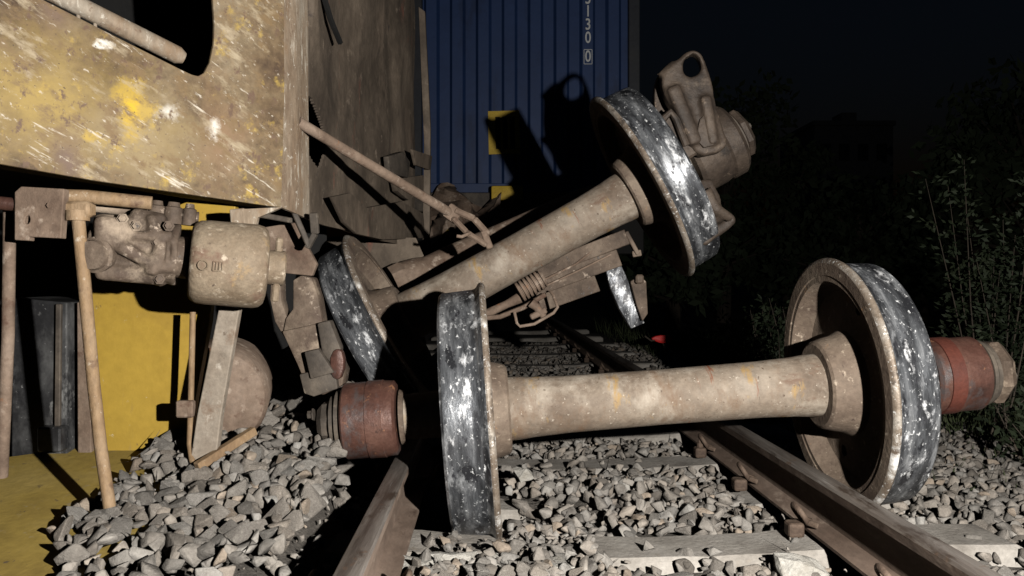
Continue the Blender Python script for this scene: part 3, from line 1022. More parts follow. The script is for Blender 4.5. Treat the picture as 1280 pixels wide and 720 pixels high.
D28 = (0, R(-28), 0)
M['face'] = mat('rusted_yellow_frame', [(.10, .064, .04), (.185, .127, .072), (.255, .19, .115), (.31, .25, .175)], 5, .7, 0, .45, 34, .42, bdist=.006,
                spots=[((.33, .235, .08), fl(40, 120), (.58, .3, .30), 6.0, 2.0), ((.29, .22, .12), fl(170, 175), (.32, .3, .24), 6.0, 2.4),
                       ((.60, .40, .03), fl(162, 134), (.075, .3, .13), 7.0, .7),
                       ((.15, .10, .09), fl(85, 196), (.08, .3, .11), 6.0, 1.2), ((.19, .13, .10), fl(70, 20), (.06, .3, .10), 6.0, 1.2),
                       ((.25, .155, .09), fl(275, 165), (.14, .3, .22), 5.0, 1.3),
                       ((.66, .63, .57), fl(210, 140), (.055, .3, .042), 22.0, .9), ((.68, .64, .57), fl(268, 160), (.03, .3, .055), 18.0, .6), ((.74, .71, .64), fl(132, 56), (.045, .3, .018), 18.0, .4)],
                flecks=[((.20, .135, .07), 16, .52, .12, (.7, .7, 1.2), D28), ((.39, .32, .22), 12, .55, .12, (.5, .5, 1.4), D28),
                        ((.43, .30, .075), 9, .575, .10, A1, Z3),
                        ((.58, .52, .43), 17, .62, .05, (.22, .22, 1.6), D28),
                        ((.66, .63, .56), 9.0, .67, .04, (.25, .25, 1.5), (0, R(-22), 0)),
                        ((.52, .46, .38), 55, .61, .07, (.6, .6, 1.2), (0, R(-40), 0)),
                        ((.14, .09, .062), 30, .58, .08, (1, 1, .7), Z3),
                        ((.08, .055, .04), 70, .64, .04, A1, Z3)])
outer = [on_face(*p) for p in [(-260, 176), (0, 205), (120, 226), (250, 245), (340, 258), (352, 259), (356, 120), (356, -20), (354, -260), (100, -380), (-260, -700)]]
hole = [on_face(*p) for p in [(-60, -62), (0, -28), (60, 2), (120, 33), (180, 63), (225, 86), (240, 93), (248, 95), (255, 91), (262, 78), (267, 55), (268, 30), (266, 0), (262, -60), (240, -130), (180, -190), (60, -240), (-60, -300)]]
b = bmesh.new()
add_plate(b, outer, .022, [hole], back=-FN, bev=.004)
mt = mt_face
bmesh.ops.transform(b, matrix=mt.inverted(), verts=b.verts)
obj('frame_plate', b, M['face'], wag, mt, 30, 'side plate with yellow paint remains and white scrapes')
# lower lip of the plate, returning inwards
UP1 = Vector((0, 0, .006))
b = bmesh.new()
for pa, pb in (((-260, 176), (0, 205)), ((0, 205), (250, 245)), ((250, 245), (352, 259))):
    q0, q1 = on_face(*pa), on_face(*pb)
    vs_ = [b.verts.new(p) for p in (q0 - FN * .024 + UP1, q1 - FN * .024 + UP1, q1 - FN * .16 + UP1, q0 - FN * .16 + UP1)]
    b.faces.new(vs_)
ext = bmesh.ops.extrude_face_region(b, geom=b.faces[:])
bmesh.ops.translate(b, vec=(0, 0, .014), verts=[v for v in ext['geom'] if isinstance(v, bmesh.types.BMVert)])
bmesh.ops.recalc_face_normals(b, faces=b.faces[:])
obj('lower_lip', b, M['darksteel'], wag, smooth=None)

# bend and crumpled side beyond it: plan polyline
plan = [on_face(352, 200).xy, P(372, 200, 2.97).xy, P(392, 200, 3.16).xy, P(430, 200, 3.60).xy, P(470, 200, 4.15).xy, P(505, 200, 4.75).xy, P(522, 200, 5.15).xy]


def plan_at(t):
    t = max(0, min(len(plan) - 1.0001, t)); i = int(t); f = t - i
    return plan[i] * (1 - f) + plan[i + 1] * f


def sheet(name, t0, t1, nt_, botf, topz, m_, amp, skip=None, seed=0, label=None, thick=.012, nz=48):
    b_ = bmesh.new()
    g_ = []
    for i in range(nt_ + 1):
        t = t0 + (t1 - t0) * i / nt_
        q = plan_at(t)
        zb = botf(t)
        col_ = []
        for j in range(nz + 1):
            z = zb + (topz - zb) * j / nz
            c = Vector((q.x, q.y, z))
            fade = min(1, i / 4) if amp > .01 else 1
            cz = Vector((c.x * 1.6, c.y * 1.6, c.z * .8))
            dv = noise.noise(cz + Vector((seed, 0, 0))) * amp * 1.5 + noise.noise(cz * 2.7 + Vector((0, seed, 0))) * amp * .35 - abs(noise.noise(cz * 1.4 + Vector((4, seed, 0)))) * amp * 1.2
            c += Vector((1, -.35, 0)) * dv * fade
            col_.append(b_.verts.new(c))
        g_.append(col_)
    for i in range(nt_):
        for j in range(nz):
            vv = (g_[i][j], g_[i + 1][j], g_[i + 1][j + 1], g_[i][j + 1])
            cc = sum((v.co for v in vv), Vector()) / 4
            pxx = 640 + cc.x / cc.y * F; pyy = 350 - (cc.z - H) / cc.y * F
            if skip and skip(pxx, pyy): continue
            b_.faces.new(vv)
    ex = bmesh.ops.extrude_face_region(b_, geom=b_.faces[:])
    bmesh.ops.translate(b_, vec=(-thick, thick * .2, 0), verts=[v for v in ex['geom'] if isinstance(v, bmesh.types.BMVert)])
    bmesh.ops.recalc_face_normals(b_, faces=b_.faces[:])
    return obj(name, b_, m_, wag, smooth=50, label=label)


def slot(px, py):
    # almond-shaped opening where the pull rod comes out
    poly = [(384, 120), (390, 122), (398, 142), (406, 165), (407, 192), (399, 213), (390, 200), (384, 190)]
    inside = False
    for k in range(len(poly)):
        (x1, y1), (x2, y2) = poly[k], poly[k - 1]
        if (y1 > py) != (y2 > py) and px < (x2 - x1) * (py - y1) / (y2 - y1) + x1: inside = not inside
    if inside: return True
    return False


zb0 = on_face(352, 259).z
bend = sheet('bend', 0, 1.7, 14, lambda t: zb0 - .016 * t, 2.2, M['bend'], .006, None, 1, 'pale scoured bend of the side plate')
side = sheet('crumpled_side', 1.7, 6, 165, lambda t: .93 - .012 * (t - 2), 2.5, M['crumple'], .04, slot, 2, 'grimy crumpled side beyond the bend', nz=190)
# end flange, gap, ribs and patches on the crumpled side
b = bmesh.new()
lp = [P(*p) for p in ((523, 8, 5.1), (531, 14, 5.1), (538, 160, 5.1), (537, 292, 5.1), (528, 300, 5.1), (530, 180, 5.1))]
add_plate(b, lp, .05, bev=.004)
obj('end_flange', b, M['crumple'], wag, smooth=30)


def on_side(px, py, out=0.0):
    """a point just proud of the crumpled side on the sight line of a photo pixel"""
    best = None
    for k in range(401):
        t = 2 + 4 * k / 400
        q_ = plan_at(t)
        e_ = abs(640 + q_.x / q_.y * F - px)
        if best is None or e_ < best[0]: best = (e_, q_)
    q_ = best[1]
    return P(px, py, q_.y) + Vector((1, -.3, 0)) * out


for name, pts, out, th, mm in (
        ('patch_plate', [(470, 196), (492, 190), (500, 204), (496, 222), (474, 216)], .06, .03, 'darksteel'),
        ('patch_plate', [(498, 188), (524, 196), (523, 214), (504, 206)], .08, .02, 'crumple'),
        ('patch_plate', [(482, 224), (520, 218), (522, 236), (500, 250), (486, 240)], .05, .03, 'crumple'),
        ('torn_edge', [(404, 246), (430, 240), (448, 262), (494, 252), (524, 268), (526, 296), (470, 299), (436, 292), (420, 276)], .04, .02, 'crumple')):
    b = bmesh.new()
    add_plate(b, [on_side(a_, c_, out) for a_, c_ in pts], th, back=Vector((-1, .3, 0)), bev=.003)
    jitter(b, .015, 5, len(pts))
    obj(name, b, M[mm], wag, smooth=30)
b = bmesh.new()
add_tube(b, [on_side(390, -12, .04), on_side(402, 26, .04), on_side(414, 54, .04)], .013, 6)
obj('shadow_gap_bar', b, M['black'], wag)  # black bar added to imitate a shadow gap between the plates
def in_hole(px, py): return P(px, py, on_face(px, py).y + .16)


# round bar inside the opening with two studs
b = bmesh.new()
add_tube(b, [in_hole(-140, -108), in_hole(60, -12), in_hole(222, 69), in_hole(230, 73)], [.031, .031, .031, .02], 18)
obj('grab_bar', b, M['bend'], wag, smooth=50)
for px in (98, 119):
    b = bmesh.new()
    add_tube(b, [in_hole(px, 12 + (px - 98) * .5), in_hole(px, 40 + (px - 98) * .5)], .006, 8)
    obj('stud', b, M['bend'], wag)
# black sheets added to keep the inside and underside of the wagon dark
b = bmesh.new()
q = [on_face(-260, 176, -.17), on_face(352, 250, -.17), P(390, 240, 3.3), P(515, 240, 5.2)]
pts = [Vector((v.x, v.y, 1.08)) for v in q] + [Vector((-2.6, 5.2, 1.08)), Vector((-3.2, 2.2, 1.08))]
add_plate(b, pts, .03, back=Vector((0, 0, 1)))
obj('shade_floor_sheet', b, M['black'], wag, smooth=None)
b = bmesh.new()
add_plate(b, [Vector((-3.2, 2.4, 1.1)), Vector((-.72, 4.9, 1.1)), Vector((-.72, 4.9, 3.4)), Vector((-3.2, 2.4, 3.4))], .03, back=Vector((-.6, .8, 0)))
obj('shade_back_sheet', b, M['black'], wag, smooth=None)
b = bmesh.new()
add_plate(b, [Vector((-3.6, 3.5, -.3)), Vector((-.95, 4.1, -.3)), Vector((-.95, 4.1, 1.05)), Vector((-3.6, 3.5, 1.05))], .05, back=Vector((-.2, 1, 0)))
obj('shade_under_sheet', b, M['black'], wag, smooth=None)  # black plate added so the void below the wagon stays dark

# brake valve unit hanging under the plate
ux = (P(335, 330, 2.60) - P(115, 312, 2.42)).normalized()
fr = frame(P(180, 313, 2.52), ux) @ Matrix.Diagonal((.95, .9, .86, 1))
b = bmesh.new()
add_lathe(b, [(-.155, 0), (-.155, .07), (-.13, .098), (-.04, .106), (.0, .10), (.05, .092), (.11, .08), (.11, 0)], 28, fr)
add_box(b, (.15, .17, .20), fr @ Matrix.Translation((-.075, 0, .015)), .02, 2)
add_box(b, (.10, .20, .11), fr @ Matrix.Translation((-.09, -.03, .05)), .02, 2)
add_lathe(b, [(-.01, 0), (-.01, .125), (.014, .125), (.014, 0)], 24, fr @ Matrix.Translation((.055, 0, 0)))
add_lathe(b, [(-.012, 0), (-.012, .112), (.012, .112), (.012, 0)], 24, fr @ Matrix.Translation((.095, 0, -.005)))
add_box(b, (.11, .13, .07), fr @ Matrix.Translation((.01, -.03, .105)), .012, 1)
add_box(b, (.20, .11, .06), fr @ Matrix.Translation((-.03, -.05, -.09)), .02, 2)
add_tube(b, [fr @ Vector((-.15, -.06, .04)), fr @ Vector((-.05, -.115, .0)), fr @ Vector((.05, -.10, -.06)), fr @ Vector((.11, -.07, -.05))], .022, 10)
add_tube(b, [fr @ Vector((-.10, -.10, .09)), fr @ Vector((-.02, -.10, .05)), fr @ Vector((.09, -.10, .06))], .016, 10)
add_tube(b, [fr @ Vector((.02, -.09, .12)), fr @ Vector((.05, -.10, .02)), fr @ Vector((.03, -.11, -.09))], .018, 10)
jitter(b, .008, 16, 2)
b = cast(b, .0065, 2)
bu = obj('brake_valve', b, M['castbrown'], wag, smooth=60, label='dusty cast brake valve body')
b = bmesh.new()
add_lathe(b, [(0, 0), (0, .052), (.03, .054), (.036, .046), (.05, .042), (.055, 0)], 24, frame(fr @ Vector((-.12, -.085, -.03)), fr.to_3x3() @ Vector((-.35, -1, -.1))))
bmesh.ops.recalc_face_normals(b, faces=b.faces[:]); obj('round_cover', b, M['castbrown'], bu, smooth=30)
b = bmesh.new()
add_lathe(b, [(.10, 0), (.10, .075), (.135, .078), (.14, .062), (.20, .062), (.205, .085), (.225, .085), (.225, 0)], 28, fr @ Matrix.Translation((0, -.03, -.015)))
bmesh.ops.recalc_face_normals(b, faces=b.faces[:]); obj('neck', b, M['castbrown'], bu, smooth=30)
for q in ((-.06, -.125, .10), (.06, -.11, -.10), (-.02, -.11, .08), (.045, -.105, .03), (.075, -.13, .09)):
    b = bmesh.new()
    hexbolt(b, fr @ Vector(q), fr.to_3x3() @ Vector((0, -1, 0)), .0115, .014)
    obj('bolt', b, M['castbrown'], bu, smooth=None)
b = bmesh.new()
for xx, rr in ((.0, .026), (.05, .03), (.10, .022)):
    add_lathe(b, [(-.03, 0), (-.03, rr), (.03, rr), (.034, rr * .7), (.05, rr * .6), (.05, 0)], 12, fr @ Matrix.Translation((xx + .03, -.02, .135)) @ Matrix.Rotation(R(-90), 4, 'Y'))
add_tube(b, [fr @ Vector((-.23, .02, .145)), fr @ Vector((.02, .0, .14)), fr @ Vector((.16, .0, .14))], .018, 12)
bmesh.ops.recalc_face_normals(b, faces=b.faces[:]); obj('top_pipe', b, M['castbrown'], bu, smooth=35)
# reservoir
rf = frame(P(246, 327, 2.53), ux)
b = bmesh.new()
add_lathe(b, [(-.02, 0), (-.02, .108), (-.012, .122), (.004, .131), (.03, .134), (.175, .136), (.196, .131), (.208, .119), (.213, .10), (.213, 0)], 48, rf)
bmesh.ops.recalc_face_normals(b, faces=b.faces[:])
rs = obj('reservoir', b, M['reservoir'], bu, smooth=50, label='rounded tan reservoir with cast marks')
b = bmesh.new()
add_lathe(b, [(.215, 0), (.215, .055), (.245, .058), (.265, .058), (.27, .05), (.27, 0)], 28, rf)
add_box(b, (.022, .02, .05), rf @ Matrix.Translation((.245, -.01, .075)), .005)
add_box(b, (.022, .02, .06), rf @ Matrix.Translation((.245, -.02, -.08)) @ Matrix.Rotation(R(10), 4, 'X'), .005)
bmesh.ops.recalc_face_normals(b, faces=b.faces[:])
obj('end_plug', b, M['reservoir'], bu, smooth=30)
# cast marks on the reservoir: ring and square, raised
b = bmesh.new()
c = rf @ Vector((.045, 0, -.015))
for (dx, kind_) in ((.02, 'ring'), (.062, 'square')):
    base = rf @ Matrix.Translation((dx, -.1385, -.012)) @ Matrix.Rotation(R(90), 4, 'Z') @ Matrix.Rotation(R(180), 4, 'Z')
    if kind_ == 'ring':
        pts = [rf @ Vector((dx + .014 * math.cos(a), -.1385, -.012 + .014 * math.sin(a))) for a in [2 * math.pi * k / 16 for k in range(17)]]
        add_tube(b, pts, .0022, 6, False)
    else:
        for k in range(4):
            x0 = dx - .013 + k * .0087
            add_tube(b, [rf @ Vector((x0, -.1385, -.026)), rf @ Vector((x0, -.1385, .002))], .0022, 6)
        for zz in (-.026, .002): add_tube(b, [rf @ Vector((dx - .013, -.1385, zz)), rf @ Vector((dx + .013, -.1385, zz))], .0022, 6)
obj('cast_mark', b, M['reservoir'], bu, smooth=None)

# bracket, cross rod and hanger at the far left
b = bmesh.new()
lp = px_loop([(18, 240), (26, 233), (80, 236), (76, 298), (36, 296), (36, 301), (18, 300)], 2.33)
hl = smooth_loop(px_loop([(31, 272), (36, 268), (38, 276), (34, 281), (30, 278)], 2.33), 1)
add_plate(b, lp, .03, [hl], bev=.003)
bk = obj('bracket', b, M['rust'], wag, smooth=None)
b = bmesh.new(); hexbolt(b, P(64, 257, 2.33), (0, -1, 0), .009, .01); obj('bolt', b, M['rust'], bk, smooth=None)
b = bmesh.new()
add_tube(b, [P(-80, 246, 2.3), P(22, 256, 2.36)], .02, 12)
obj('cross_rod', b, M['redbear'], wag)
b = bmesh.new()
add_tube(b, [P(78, 245, 2.38), P(110, 246, 2.40), P(190, 254, 2.46)], .021, 12)
add_box(b, (.09, .05, .045), Matrix.Translation(P(97, 262, 2.37)), .008)
obj('hanger', b, M['pipe'], wag, smooth=40)
# struts behind the reservoir
b = bmesh.new()
add_bar(b, P(300, 262, 2.75), P(302, 285, 2.75), .05, .07, up=Vector((0, 1, 0)))
add_plate(b, px_loop([(290, 262), (352, 259), (322, 272), (320, 282), (292, 282)], 2.72), .02)
obj('strut_foot', b, M['bend'], wag, smooth=None)
b = bmesh.new()
add_plate(b, px_loop([(330, 284), (368, 278), (396, 330), (390, 345), (342, 340)], 3.12), .03, bev=.004)
obj('gusset', b, M['rust'], wag, smooth=None)
b = bmesh.new()
add_bar(b, P(366, 262, 2.98), P(386, 308, 3.0), .03, .02)
add_bar(b, P(392, 266, 2.98), P(394, 292, 3.0), .03, .02)
add_bar(b, P(394, 292, 3.0), P(384, 310, 3.0), .03, .02)
add_bar(b, P(322, 268, 3.0), P(366, 276, 3.0), .03, .02)
obj('strap', b, M['darksteel'], wag, smooth=None)
b = bmesh.new()
add_plate(b, px_loop([(395, 300), (440, 296), (520, 300), (530, 330), (470, 345), (440, 330), (400, 322)], 4.6), .03)
jitter(b, .03, 4, 2)
obj('torn_skirt', b, M['crumple'], wag, smooth=30)

# ------------------------------------------------------------------ things under and beside the wagon
b = bmesh.new()
add_tube(b, [P(97, 262, 2.36), P(98, 276, 2.36), P(106, 360, 2.37), P(117, 480, 2.38), P(126, 560, 2.38), P(137, 634, 2.37)], [.018, .0185, .0185, .018, .018, .018], 14)
add_lathe(b, [(0, .018), (0, .033), (.03, .033), (.03, .018)], 20, frame(P(97, 276, 2.36), (0, 0, 1)))
c = P(117, 480, 2.38)
o = obj('steel_pole', b, M['pipe'], None, None, 50); tag(o, 'ochre steel pole standing in the ballast under the wagon bracket', 'pole')
b = bmesh.new()
add_tube(b, [P(12, 258, 2.42), P(10, 420, 2.45), P(2, 596, 2.5)], .018, 12)
o = obj('steel_pole', b, M['rust'], None, None, 50); tag(o, 'rust-brown pole at the left picture edge beside the grimy dark box', 'pole')
# grimy dark box
gb = empty('equipment_box', P(50, 585, 2.95), 'dark equipment box smeared with white dust behind the poles', 'box')
b = bmesh.new()
add_plate(b, px_loop([(14, 372), (84, 378), (84, 586), (14, 590)], 2.95), .30, bev=.006)
obj('case', b, M['grime'], gb, smooth=None)
b = bmesh.new(); add_bar(b, P(74, 380, 2.935), P(72, 560, 2.935), .016, .02); obj('edge_trim', b, M['darksteel'], gb, smooth=None)
b = bmesh.new(); add_box(b, (.085, .06, .09), Matrix.Translation(P(66, 548, 2.92)), .006); obj('foot_block', b, M['grime'], gb, smooth=None)
# yellow panel and the plate it stands on
b = bmesh.new()
add_plate(b, px_loop([(108, 300), (250, 246), (294, 246), (294, 300), (268, 330), (262, 400), (244, 500), (234, 580), (108, 574)], 2.98), .04, bev=.003)
mt = centred(b, P(180, 570, 2.98))
o = obj('yellow_bulkhead', b, M['yellow'], None, mt, None); tag(o, 'upright yellow painted steel bulkhead behind the brake valve', 'bulkhead')
b = bmesh.new()
add_plate(b, px_loop([(96, 378), (112, 376), (114, 572), (97, 572)], 2.96), .05, bev=.004)
o = obj('panel_post', b, M['rust'], None, None, None); tag(o, 'narrow dusty post along the left edge of the yellow panel', 'post')
b = bmesh.new()
pts = [Vector((x_, y_, yellow_plate_z(x_, y_))) for x_, y_ in ((-2.2, 2.0), (-1.15, 1.75), (-1.0, 3.02), (-1.62, 3.02), (-2.2, 2.75))]
add_plate(b, pts, .02, back=Vector((0, 0, -1)), bev=.003)
mt = centred(b, pts[0])
o = obj('yellow_plate', b, M['yellowdirty'], None, mt, None); tag(o, 'dusty yellow steel plate lying under the ballast heap', 'plate')
# leaning plank, thin pipe with clamp, tan drum, ground bar
b = bmesh.new()
add_plate(b, px_loop([(274, 382), (299, 387), (290, 440), (276, 520), (268, 588), (236, 588), (246, 520)], 2.74), .035, bev=.004)
o = obj('leaning_plank', b, M['palesteel'], None, None, None); tag(o, 'pale dusty flat steel bar leaning beside the yellow panel', 'bar')
cp = empty('thin_pipe', P(238, 580, 2.78), 'thin ochre pipe with a clamp in front of the yellow panel', 'pipe')
b = bmesh.new(); add_tube(b, [P(241, 390, 2.80), P(239, 480, 2.79), P(237, 555, 2.77), P(240, 575, 2.74), P(246, 592, 2.70)], .0105, 10); obj('pipe', b, M['pipe'], cp)
b = bmesh.new(); add_box(b, (.06, .03, .058), Matrix.Translation(P(232, 511, 2.77)), .005); obj('clamp', b, M['rust'], cp, smooth=None)
b = bmesh.new()
add_lathe(b, [(-.02, 0), (-.012, .12), (.0, .185), (.02, .20), (.4, .20), (.4, 0)], 48, frame(P(268, 500, 3.08), (-.25, 1, .05)))
bmesh.ops.recalc_face_normals(b, faces=b.faces[:])
o = obj('drum', b, M['rust'], None, None, 40); tag(o, 'tan domed drum half hidden behind the leaning bar', 'drum')  # darker rust colour stands in for the shade on the tan drum
b = bmesh.new(); add_bar(b, P(246, 584, 2.68), P(318, 538, 2.86), .03, .03)
o = obj('ground_bar', b, M['pipe'], None, None, None); tag(o, 'short rusty bar lying on top of the ballast heap', 'bar')

# hooked casting beside the reservoir
hc = empty('hooked_casting', P(390, 495, 3.05), 'hooked brown casting hanging between the reservoir and the red bearing', 'casting')
b = bmesh.new()
add_plate(b, px_loop([(366, 350), (376, 344), (390, 347), (398, 372), (404, 408), (398, 434), (364, 434), (353, 418), (357, 398), (366, 386)], 3.05), .09, bev=.007)
obj('hook', b, M['castbrown'], hc, smooth=35)
b = bmesh.new()
add_plate(b, px_loop([(352, 414), (404, 403), (420, 440), (431, 464), (428, 482), (404, 494), (386, 490), (371, 455)], 3.032), .10, bev=.007)
obj('lower_arm', b, M['castbrown'], hc, smooth=35)
b = bmesh.new()
add_plate(b, px_loop([(338, 350), (344, 343), (351, 348), (352, 376), (358, 394), (366, 418), (356, 424), (343, 402), (337, 374)], 3.065), .07, bev=.008)
obj('horn', b, M['castbrown'], hc, smooth=35)
b = bmesh.new()
add_plate(b, px_loop([(396, 404), (412, 400), (426, 436), (418, 462), (402, 440)], 3.0), .06, bev=.008)
obj('cheek', b, M['darksteel'], hc, smooth=35)
b = bmesh.new()
add_plate(b, px_loop([(380, 440), (398, 436), (418, 466), (388, 474)], 2.98), .06, bev=.006)
obj('shoe_plate', b, M['darksteel'], hc, smooth=35)
b = bmesh.new()
add_plate(b, smooth_loop(px_loop([(412, 440), (426, 434), (431, 455), (424, 478), (412, 470)], 2.99), 1), .05, bev=.01)
obj('red_lug', b, M['redbear'], hc, smooth=35, label='reddish lug')
b = bmesh.new()
add_plate(b, px_loop([(374, 468), (398, 462), (420, 470), (422, 486), (392, 496), (380, 492)], 3.0), .04, bev=.005)
obj('toe_plate', b, M['darksteel'], hc, smooth=30)

# ------------------------------------------------------------------ container on its flat wagon
CY = 8.5
ct = empty('shipping_container', (0.14, CY, 1.62), 'dark blue corrugated shipping container with white stacked numerals', 'container')
xr, xl_, zb, zt = 1.36, -1.078, 1.62, 4.22
pitch = .278
b = bmesh.new()
xs = []
x = .8075 - pitch * 8
sec = []
while x < 1.5:
    for dx, dy in ((-.055, 0), (.055, 0), (.085, .05), (.193, .05)):
        sec.append((x + dx, dy))
    x += pitch
sec = [(max(xl_ + .1, min(xr - .1, a)), d_) for a, d_ in sec if xl_ - .1 < a < xr + .05]
rows = [[b.verts.new((a, CY + .035 + d_, z)) for a, d_ in sec] for z in (zb + .1, zt - .1)]
for k in range(len(sec) - 1):
    if abs(sec[k][0] - sec[k + 1][0]) > 1e-4: b.faces.new((rows[0][k], rows[0][k + 1], rows[1][k + 1], rows[1][k]))
mt = centred(b, (0, CY, zb))
obj('end_wall', b, M['container'], ct, mt, None)
b = bmesh.new()
for dx, dl, up_ in ((xl_, 6.0, 0), (xr, 6.0, 0)):
    sgn = 1 if dx > 0 else -1
    sec = []
    y_ = CY + .1
    while y_ < CY + 5.9:
        for a, d_ in ((0, 0), (.11, 0), (.148, .036), (.24, .036)): sec.append((y_ + a, d_))
        y_ += pitch
    rows = [[b.verts.new((dx - sgn * (.012 + d_), a, z)) for a, d_ in sec] for z in (zb + .08, zt - .08)]
    for k in range(len(sec) - 1): b.faces.new((rows[0][k], rows[0][k + 1], rows[1][k + 1], rows[1][k]))
obj('side_walls', b, M['container'], ct, None, None)
b = bmesh.new(); add_box(b, (2.4, 6.0, .04), Matrix.Translation((.141, CY + 3, zt - .03))); obj('roof', b, M['container'], ct, None, None)
for x_ in (xr - .06, xl_ + .06):
    b = bmesh.new(); add_box(b, (.12, .12, zt - zb - .2), Matrix.Translation((x_, CY + .06, (zb + zt) / 2)), .008); obj('corner_post', b, M['containerpost'], ct, None, None)
    for z_ in (zb + .06, zt - .06):
        b = bmesh.new(); add_box(b, (.165, .165, .118), Matrix.Translation((x_, CY + .06, z_)), .01); obj('corner_casting', b, M['containerpost'], ct, None, None)
for z_ in (zb + .05, zt - .05):
    b = bmesh.new(); add_box(b, (2.2, .08, .1), Matrix.Translation((.141, CY + .06, z_)), .006); obj('end_rail', b, M['container'], ct, None, None)


def numeral(ch, px, py, hpx):
    cu = bpy.data.curves.new('numeral', 'FONT')
    cu.body = ch
    cu.size = 1.0
    cu.align_x = 'CENTER'; cu.align_y = 'CENTER'
    cu.extrude = .004
    cu.offset = .012
    cu.materials.append(M['white'])
    t_ = bpy.data.objects.new('tmp_text', cu)
    COL.objects.link(t_)
    me_ = bpy.data.meshes.new_from_object(t_.evaluated_get(bpy.context.evaluated_depsgraph_get()))
    me_.name = 'numeral'
    bpy.data.objects.remove(t_)
    o_ = bpy.data.objects.new('numeral', me_)
    COL.objects.link(o_)
    hh = hpx / F * CY
    p = P(px, py, CY + .03)
    m_ = Matrix.Translation(p) @ Matrix.Rotation(R(90), 4, 'X') @ Matrix.Diagonal((hh * 1.05, hh * 1.38, 1, 1))
    o_.parent = ct; o_.matrix_parent_inverse = MW[ct].inverted(); o_.matrix_basis = m_
    MW[o_] = m_


for ch, py in (('5', -1.5), ('1', 14.5), ('3', 31), ('0', 47.5), ('0', 71)):
    numeral(ch, 735, py, 14.5)
b = bmesh.new()
pa = [P(730, 62, CY + .03), P(740, 62, CY + .03), P(740, 80, CY + .03), P(730, 80, CY + .03)]
for k in range(4): add_bar(b, pa[k], pa[(k + 1) % 4], .006, .007, up=Vector((0, 1, 0)), bev=0)
obj('check_digit_frame', b, M['white'], ct, None, None)
lb = empty('warning_plate', P(630, 165, CY), 'small yellow framed plate fixed on the blue container', 'plate')
b = bmesh.new(); add_plate(b, px_loop([(610, 139), (649, 138), (650, 192), (611, 193)], CY + .027), .006); obj('panel', b, M['paint_yellow_block'], lb, None, None)
b = bmesh.new()
for k in range(3): add_plate(b, px_loop([(619 + k * 9, 146), (625 + k * 9, 146), (626 + k * 9, 186), (620 + k * 9, 186)], CY + .023), .003)
obj('shade_bars', b, M['black'], lb, None, None)  # black bars paint in the shade over the middle of the plate
# flat wagon beneath it
fw = empty('flat_wagon', (0, 8.8, .2), 'dark flat wagon carrying the blue container', 'wagon')
b = bmesh.new(); add_box(b, (2.7, 8.0, .20), Matrix.Translation((.13, 12.4, 1.51)), .01); obj('deck', b, M['darksteel'], fw, None, None)
for x_ in (-.6, .6):
    b = bmesh.new(); add_box(b, (.18, 7.8, .35), Matrix.Translation((x_ + .13, 12.5, 1.22)), .01); obj('sill_beam', b, M['black'], fw, None, None)
b = bmesh.new(); add_box(b, (2.5, .12, .4), Matrix.Translation((.13, 8.42, 1.16)), .01); obj('headstock', b, M['black'], fw, None, None)
b = bmesh.new(); add_box(b, (.33, .16, .15), Matrix.Translation(P(634, 242, 8.3)), .02, 2)
o = obj('yellow_block', b, M['paint_yellow_block'], None, None, 30); tag(o, 'small bright yellow block at the foot of the blue container', 'block')
b = bmesh.new(); add_box(b, (.30, .22, .21), frame(P(548, 279, 8.26), (1, 0, -.1)), .04, 2); jitter(b, .012, 9, 1)
o = obj('yellow_block', b, M['paint_yellow_block'], None, None, 30); tag(o, 'yellow buffer block beside the crumpled wagon side under the pull rod', 'block')
# crumpled brown sheet under the container
b = bmesh.new()
bmesh.ops.create_grid(b, x_segments=26, y_segments=14, size=1)
for v in b.verts:
    u, q = v.co.x, v.co.y
    v.co = P(578 + u * 44, 268 + q * 26 + 8 * math.sin(u * 4), 8.0 - q * .4 + .1 * math.sin(u * 7 + q * 3))
    v.co += noise.noise_vector(v.co * 5) * .12
ext = bmesh.ops.extrude_face_region(b, geom=b.faces[:])
bmesh.ops.translate(b, vec=(0, .012, 0), verts=[v for v in ext['geom'] if isinstance(v, bmesh.types.BMVert)])
bmesh.ops.recalc_face_normals(b, faces=b.faces[:])
o = obj('crumpled_sheet', b, M['rust'], None, None, 30); tag(o, 'crumpled brown sheet metal piled below the blue container', 'scrap metal')

# red scrap caught on a stick beyond the far rail
rs_ = empty('plastic_scrap', P(826, 424, 8.5), 'bright red plastic scrap caught on a stick beyond the far rail', 'scrap')
b = bmesh.new()
add_plate(b, smooth_loop(px_loop([(812, 424), (822, 419), (840, 419), (841, 428), (828, 430)], 8.5), 1), .08, bev=.01)
mt = centred(b, P(826, 424, 8.5))
obj('sheet', b, M['redplastic'], rs_, mt, 30)
b = bmesh.new()
add_tube(b, [P(806, 420, 8.5), P(814, 426, 8.5), P(826, 424, 8.52), P(832, 436, 8.54), Vector((P(834, 440, 8.56).x, 8.56, -.32))], .009, 6)
obj('stick', b, M['bark'], rs_)

# ------------------------------------------------------------------ vegetation and the far building
def leaf_mesh(leaves, blades=False):
    vs_, fs = [], []
    for (c, d, n, l, wd) in leaves:
        s_ = d.cross(n).normalized() * wd * .5
        k = len(vs_)
        vs_ += [c, c + d * l * .45 + s_, c + d * l, c + d * l * .45 - s_]
        fs.append((k, k + 1, k + 2, k + 3))
    return vs_, fs


def foliage(name, leaves, m_, parent):
    vs_, fs = leaf_mesh(leaves)
    me_ = bpy.data.meshes.new(name)
    me_.from_pydata(vs_, [], fs); me_.materials.append(m_)
    return obj(name, me_, m_, parent)


def rv(r_): return Vector((r_.gauss(0, 1), r_.gauss(0, 1), r_.gauss(0, 1))).normalized()


